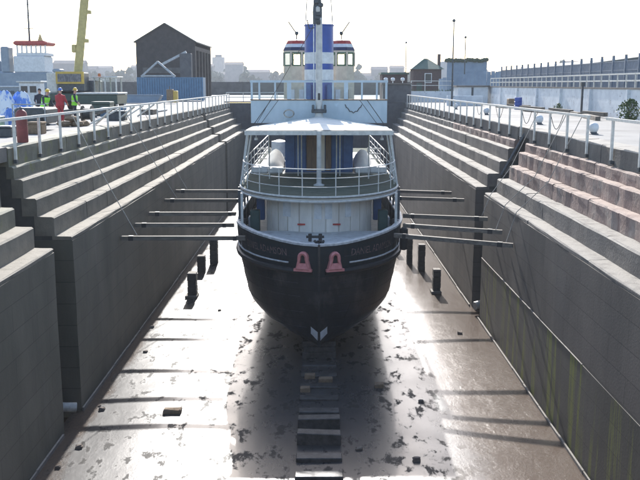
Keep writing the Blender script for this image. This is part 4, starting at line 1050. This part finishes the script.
MB().tube([(-44,115,15),(-44,115,20)], .1, 6).build('mast', T['darkfit'], rt)

# people --------------------------------------------------------------
def person(x, y, rot, pose, trouser, top, vest, hatm, label, bulk=1.12):
    rt = empty('person', (x, y, ZQ), label, 'person', 'dock workers on the quay')
    bend, armf, armb = pose
    Rz = Matrix.Rotation(rot, 3, 'Z')
    def L(p):                                   # local: facing -Y
        return Rz @ Vector(p) + Vector((x, y, ZQ))
    def up(p):                                  # bend trunk forward about the hips
        p = Vector(p); q = p-Vector((0,0,.95)); c, s = math.cos(bend), math.sin(bend)
        return Vector((p.x, q.y*c-q.z*s, .95+q.z*c+q.y*s))
    g = MB()
    def limb(pts, rr, n=10, sx=1.):
        g.tube([L(p) for p in pts], [r*(bulk if r > .045 else 1) for r in rr], n)
    for s in (-1, 1):
        limb([(s*.10,0,.95),(s*.11,-.02,.52),(s*.12,.02,.1)], [.105,.075,.055])
        limb([(s*.12,.06,.05),(s*.12,-.06,.05),(s*.13,-.18,.035)], [.05,.055,.035])
        sh = (s*.20,0,1.43); el = (s*(.27),-.05-.16*armf,1.16); ha = (s*(.22),-.14-.42*armf,.98+.12*armf)
        if s > 0 and armb: el, ha = (s*.30,.02,1.16), (s*.26,-.02,.9)
        limb([up(sh), up(el), up(ha)], [.065,.05,.038])
        hv = up(ha); d = Vector((0,-.6*armf-.1,-.6)).normalized()
        limb([hv, hv+d*.08], [.04,.04]); 
        for f in range(4): limb([hv+d*.06+Vector((.022*(f-1.5),0,0)), hv+d*.12+Vector((.022*(f-1.5),-.01,0)), hv+d*(.15+.01*(f in (1,2)))+Vector((.02*(f-1.5),-.03,0))], [.011,.010,.008], 5)
        limb([hv+d*.02+Vector((-s*.03,0,0)), hv+d*.07+Vector((-s*.06,-.02,0))], [.012,.01], 5)
    # trunk
    rings = []
    for z, a, b in ((.86,.13,.10),(.95,.17,.115),(1.08,.15,.105),(1.22,.175,.12),(1.36,.20,.12),(1.45,.17,.10),(1.50,.07,.07)):
        rings.append([L(up((bulk*a*math.cos(2*math.pi*k/14), bulk*b*math.sin(2*math.pi*k/14), z))) for k in range(14)])
    g.loft(rings)
    limb([up((0,0,1.46)), up((0,-.01,1.58))], [.058,.056])
    hd = up((0,-.03,1.66)); 
    g.lathe([(.01,-.12),(.055,-.11),(.075,-.05),(.085,.02),(.078,.08),(.04,.12),(.005,.13)], L(hd), 12, True, .92, 1.1)
    f = lambda dx, dy, dz: hd + Vector((dx,dy,dz))
    limb([f(0,-.085,.02), f(0,-.115,-.015), f(0,-.09,-.03)], [.012,.018,.012], 6)
    for s in (-1, 1): limb([f(s*.08,.0,.02), f(s*.09,.005,-.03)], [.018,.014], 6)
    o = g.build('body', trouser, rt, True)
    md = o.modifiers.new('r', 'REMESH'); md.mode = 'VOXEL'; md.voxel_size = .014
    ms = o.modifiers.new('s', 'SMOOTH'); ms.iterations = 3; ms.factor = .5
    dg = bpy.context.evaluated_depsgraph_get(); me = bpy.data.meshes.new_from_object(o.evaluated_get(dg))
    o.modifiers.clear(); o.data = me; me.materials.clear()
    for m in (trouser, top, T['skin'], T['black']): me.materials.append(m)
    off = W[o.name]; hip = L((0,0,.95)).z; neck = L(up((0,0,1.52))); hands = [L(up((s*.22,-.14-.42*armf,.98+.12*armf))) for s in (-1,1)]
    headc = L(hd)
    for p in me.polygons:
        c = p.center + off; p.use_smooth = True
        if (c-headc).length < .15: p.material_index = 2
        elif min((c-h).length for h in hands) < .1: p.material_index = 2
        elif c.z < ZQ+.11: p.material_index = 3
        elif c.z > hip+.02: p.material_index = 1
    # eyes and mouth
    for s in (-1, 1): MB().lathe([(.004,-.008),(.010,0),(.004,.008)], L(f(s*.032,-.092,.022)), 6).build('eye', T['black'], o)
    MB().bar(L(f(-.025,-.092,-.06)), L(f(.025,-.092,-.06)), .012, .008).build('mouth', T['redbrown'], o)
    if vest:
        rings = []
        for z, a, b in ((.92,.195,.14),(1.08,.175,.13),(1.22,.198,.142),(1.36,.222,.142),(1.44,.19,.125)):
            rings.append([L(up((bulk*a*math.cos(2*math.pi*k/16), bulk*b*math.sin(2*math.pi*k/16), z))) for k in range(16)])
        v = MB().loft(rings, True, False).build('vest', vest, rt, True)
        rings = []
        for z, a, b in ((1.12,.186,.138),(1.17,.196,.144)):
            rings.append([L(up((bulk*a*math.cos(2*math.pi*k/16), bulk*b*math.sin(2*math.pi*k/16), z))) for k in range(16)])
        MB().loft(rings, True, False).build('reflective_band', T['whitepaint'], v, True)
    h0 = L(hd)
    if hatm is T['hair']:
        MB().lathe([(.088,.0),(.094,.04),(.086,.09),(.05,.132),(.005,.142)], h0+Vector((0,.012,0)), 12, True, .95, 1.1).build('hair', hatm, rt, True)
    else:
        h_ = MB().lathe([(.115,.045),(.11,.07),(.105,.12),(.075,.17),(.01,.19)], h0, 14, True, .95, 1.15).build('helmet', hatm, rt, True)
        MB().lathe([(.15,.045),(.112,.06),(.1,.045)], h0+Vector((0,0,-.003)), 14, True, .9, 1.15).build('helmet_brim', hatm, h_, True)
person(-13.55, 45, R(165), (.08, .5, 0), T['redcloth'], T['redcloth'], None, T['helmetb'], 'person in red overalls and blue helmet standing with back to the dock', 1.38)
person(-12.9, 45.4, R(100), (.05, .2, 0), T['darkcloth'], T['darkcloth'], T['lime'], T['helmety'], 'upright person in lime vest and yellow helmet beside the crane bonnet')
person(-13.6, 42.6, R(60), (.35, .8, 0), T['darkcloth'], T['darkcloth'], T['lime'], T['helmety'], 'person in lime vest and yellow helmet stooping over gear')
person(-15.1, 46.6, R(20), (.05, .1, 1), T['darkcloth'], T['darkcloth'], None, T['hair'], 'bareheaded person in dark navy clothes looking on')

# gear by the left rail ------------------------------------------------
rt = empty('gas_cylinder', (-10.3, 29.7, ZQ), 'dark red gas cylinder standing behind the white railing', 'gas cylinder')
MB().lathe([(.18,0),(.19,.03),(.19,.95),(.17,1.04),(.1,1.11),(.06,1.13)], (-10.3,29.7,ZQ+.021), 18).build('body', T['redbrown'], rt, True)
MB().lathe([(.06,1.13),(.06,1.2),(.03,1.22)], (-10.3,29.7,ZQ+.021), 10).build('valve', T['darkfit'], rt, True)
def draped(cx, cy, h, wd, label, seed):
    rng = random.Random(seed); rt = empty('draped_sheet', (cx, cy, ZQ), label, 'sheet', 'blue and white sheets on racks')
    rows = []
    for i in range(37):
        a = 2*math.pi*i/36; row = []
        for j in range(9):
            v = j/8; z = h*(1-v**1.25); r = wd*(.10+.42*v**.7)*(1+.20*math.sin(a*7+j*.25+seed)*v+.1*math.sin(a*3-seed)*v)
            row.append(Vector((cx+r*math.cos(a)*1.25, cy+r*math.sin(a)*.7, ZQ+.02+z+.03*math.sin(a*4+j))))
        rows.append(row)
    MB().loft(rows, False).build('cloth', T['bluecloth'], rt, True)
    MB().tube([(cx,cy,ZQ),(cx,cy,ZQ+h+.06)], .05, 6).build('prop', T['darkfit'], rt)
draped(-15.0, 41, 1.7, 1.25, 'blue and white sheet draped over a prop at the end of the gear', 1)
draped(-14.3, 41.4, 1.65, 1.2, 'blue and white sheet draped over a prop beside the compressor', 2)
draped(-14.3, 39.5, .9, .9, 'low crumpled blue and white sheet behind the gas cylinder', 5)
rt = empty('compressor', (-12.6, 38, ZQ), 'dark wheeled compressor with tubular frame by the railing', 'compressor')
MB().bevbox(-13.3, -11.9, 37.4, 39.2, ZQ+.3, ZQ+1.0, .08).build('housing', T['darkfit'], rt)
MB().tube([(-13.3,37.3,ZQ+.1),(-13.3,37.3,ZQ+1.15),(-11.9,37.3,ZQ+1.15),(-11.9,37.3,ZQ+.1)], .035, 6).build('frame', T['post'], rt)
for x in (-13.1, -12.1):
    c = Vector((x, 37.5, ZQ+.3)); rg = lambda r, dx: [c+Vector((dx, r*math.cos(2*math.pi*k/16), r*math.sin(2*math.pi*k/16))) for k in range(16)]
    wv = MB().loft([rg(.24,-.09), rg(.3,-.06), rg(.3,.06), rg(.24,.09)]).build('wheel', T['rubber'], rt); MB().loft([rg(.13,-.1), rg(.13,.1)]).build('hub', T['post'], wv)
for k, (dx, dy, dz, an) in enumerate(((-.4,0,0,.2),(.25,.1,0,-.4),(-.1,.5,0,.9),(-.05,.1,.24,.1),(.45,.55,0,1.2))):
    g = MB().lathe([(.05,0),(.26,.03),(.34,.12),(.27,.22),(.06,.27)], (0,0,0), 10, True, 1.0, .62).jitter(.03, k)
    for p in g.v:
        q = Matrix.Rotation(an, 3, 'Z') @ p; p.x, p.y, p.z = q.x-11.9+dx, q.y+41.3+dy, q.z+ZQ+dz
    tag(g.build('sack', T['sack'], None, True), 'bulging brown sack in the heap behind the railing', 'sack', 'brown sacks in the heap')
tag(MB().lathe([(.35,0),(.42,.08),(.3,.2),(.08,.28)], (-13.3, 36.0, ZQ), 10).jitter(.05, 4).build('lime_bundle', T['lime'], None, True), 'crumpled lime green jacket left on the quay', 'jacket')
rng = random.Random(31)
for k in range(7):
    x, y = -13.2+rng.uniform(-1,1.2), 45+k*2.1; a = rng.uniform(-1,1); l = rng.uniform(.6,1.4)
    tag(MB().bar((x-math.cos(a)*l, y-math.sin(a)*l, ZQ+.1), (x+math.cos(a)*l, y+math.sin(a)*l, ZQ+.12+rng.uniform(0,.5)), .14, .16).build('loose_plank', T['timber' if k % 2 else 'darkfit']), 'plank or bar lying among the gear by the crane', 'plank', 'planks among the gear')
for k, (x, y, sx, sy, h, m, lb) in enumerate((
    (-12.2, 33.4, .35, .5, .42, 'darkfit', 'squat dark toolbox behind the gas cylinder'),
    (-11.6, 35.2, .3, .3, .5, 'sack', 'small brown wooden box next to the compressor'),
    (-13.9, 36.2, .5, .4, .7, 'post', 'grey steel locker beside the lime green jacket'),
    (-11.4, 48.5, .5, .35, .55, 'darkfit', 'dark steel case by the railing beyond the sacks'),
    (-12.8, 53.5, .7, .5, .6, 'contblue', 'blue steel box on the quay past the cable reel'),
    (-14.2, 56.5, .6, .6, .9, 'darkgreen', 'dark green crate near the crane wheels'),
    (-11.6, 58.5, .45, .8, .35, 'timber', 'low wooden pallet box by the railing'))):
    rt = empty('equipment_box', (x, y, ZQ), lb, 'box', 'boxes of gear along the railing')
    MB().bevbox(x-sx, x+sx, y-sy, y+sy, ZQ, ZQ+h*.8, .03).build('box_body', T[m], rt); MB().bevbox(x-sx-.02, x+sx+.02, y-sy-.02, y+sy+.02, ZQ+h*.8+.004, ZQ+h, .03).build('lid', T[m], rt)
for k, (y, dy, x2) in enumerate(((41.8, 1.2, -11.2), (43.4, -1.0, -11.4), (46.9, 1.4, -11.3), (49.3, -1.1, -11.1), (52.6, .9, -11.3))):
    tag(MB().bar((XL-1.98, y, ZQ+.8), (x2, y+dy, ZQ+.05), .09, .07).build('raking_strut', T['galv']), 'pale raking strut propping the railing near the workers', 'strut', 'raking struts behind the railing')
for k in range(4):
    tag(MB().tube([(-11.9-.17*k, 60.5, ZQ+.09), (-11.7-.17*k, 66+.4*k, ZQ+.09)], .08, 8).build('scaffold_pipe', T['pipe' if k % 2 else 'post']), 'long pipe lying on the quay along the railing beyond the boxes', 'pipe', 'pipes lying by the railing')
rt = empty('hose_reel', (-12.4, 46, ZQ), 'dark cable reel on the quay between the planks', 'cable reel')
for dx in (-.25, .25):
    c = Vector((-12.4+dx, 46, ZQ+.45)); rg = lambda r, q: [c+Vector((q, r*math.cos(2*math.pi*k/16), r*math.sin(2*math.pi*k/16))) for k in range(16)]
    MB().loft([rg(.45,-.03), rg(.45,.03)]).build('flange', T['timber'], rt)
c = Vector((-12.4, 46, ZQ+.45)); rg = lambda r, q: [c+Vector((q, r*math.cos(2*math.pi*k/16), r*math.sin(2*math.pi*k/16))) for k in range(16)]
MB().loft([rg(.3,-.21), rg(.3,.21)]).build('cable', T['black'], rt)

# ------------------------------------------------------------------ far town
rng = random.Random(40); k = 0
heights = {}
x = -380.
while x < 240:
    wd = rng.uniform(14, 34); d = rng.uniform(700, 950); h = rng.uniform(10, 21)
    rt = empty('town_house', (x+wd/2, d, ZQ), 'hazy house in the far town beyond the dock', 'house', 'far town houses')
    MB().box(x, x+wd, d, d+12, ZQ-.2, ZQ+h).build('wall', T['farhouse'], rt)
    MB().prism([(d-.5,ZQ+h),(d+12.5,ZQ+h),(d+6,ZQ+h+rng.uniform(2,4))], 'x', x-.3, x+wd+.3).build('roof', T['farroof'], rt)
    x += wd*rng.uniform(.6, .95); k += 1
rt = empty('tower_block', (-115, 1000, ZQ), 'pale hazy tower block standing above the far town', 'tower block')
MB().box(-123, -110, 1000, 1016, ZQ, ZQ+33).build('wall', T['farhouse'], rt); MB().box(-120, -113, 1003, 1012, ZQ+33, ZQ+36).build('plant_room', T['farroof'], rt)
g = MB(); rng = random.Random(8)
for k in range(260):
    x = rng.uniform(-400, 260); d = rng.uniform(620, 980); r = rng.uniform(5, 11); z = rng.uniform(.8, 1.6)
    for q in range(16):
        a = rng.uniform(0, 6.283); u = rng.random()**.5
        c = (x+r*u*math.cos(a)*.8, d+r*u*math.sin(a)*.5, ZQ+r*z*rng.uniform(0, 1.05-.6*u*u)); rr = r*rng.uniform(.16,.34)
        g.lathe([(rr*.4,0),(rr,rr*.6),(rr*.8,rr*1.3),(rr*.2,rr*1.8)], c, 6)
g.jitter(.7, 6)
tag(g.build('far_trees', T['farleaf']), 'hazy belt of trees among the far town', 'trees', kind='stuff')

# ------------------------------------------------------------------ haze
hm = bpy.data.materials.new('haze_air'); hm.use_nodes = True
for n in list(hm.node_tree.nodes):
    if n.type == 'BSDF_PRINCIPLED': hm.node_tree.nodes.remove(n)
pv = hm.node_tree.nodes.new('ShaderNodeVolumePrincipled'); pv.inputs['Color'].default_value = (.92,.95,1,1)
pv.inputs['Density'].default_value = .00045; pv.inputs['Anisotropy'].default_value = 0
hm.node_tree.links.new(pv.outputs[0], hm.node_tree.nodes['Material Output'].inputs['Volume'])
tag(MB().box(-1520, 1520, -1520, 1520, -1.4, 48).build('haze', hm), 'thin pale haze over the dock and town', 'haze', kind='stuff')
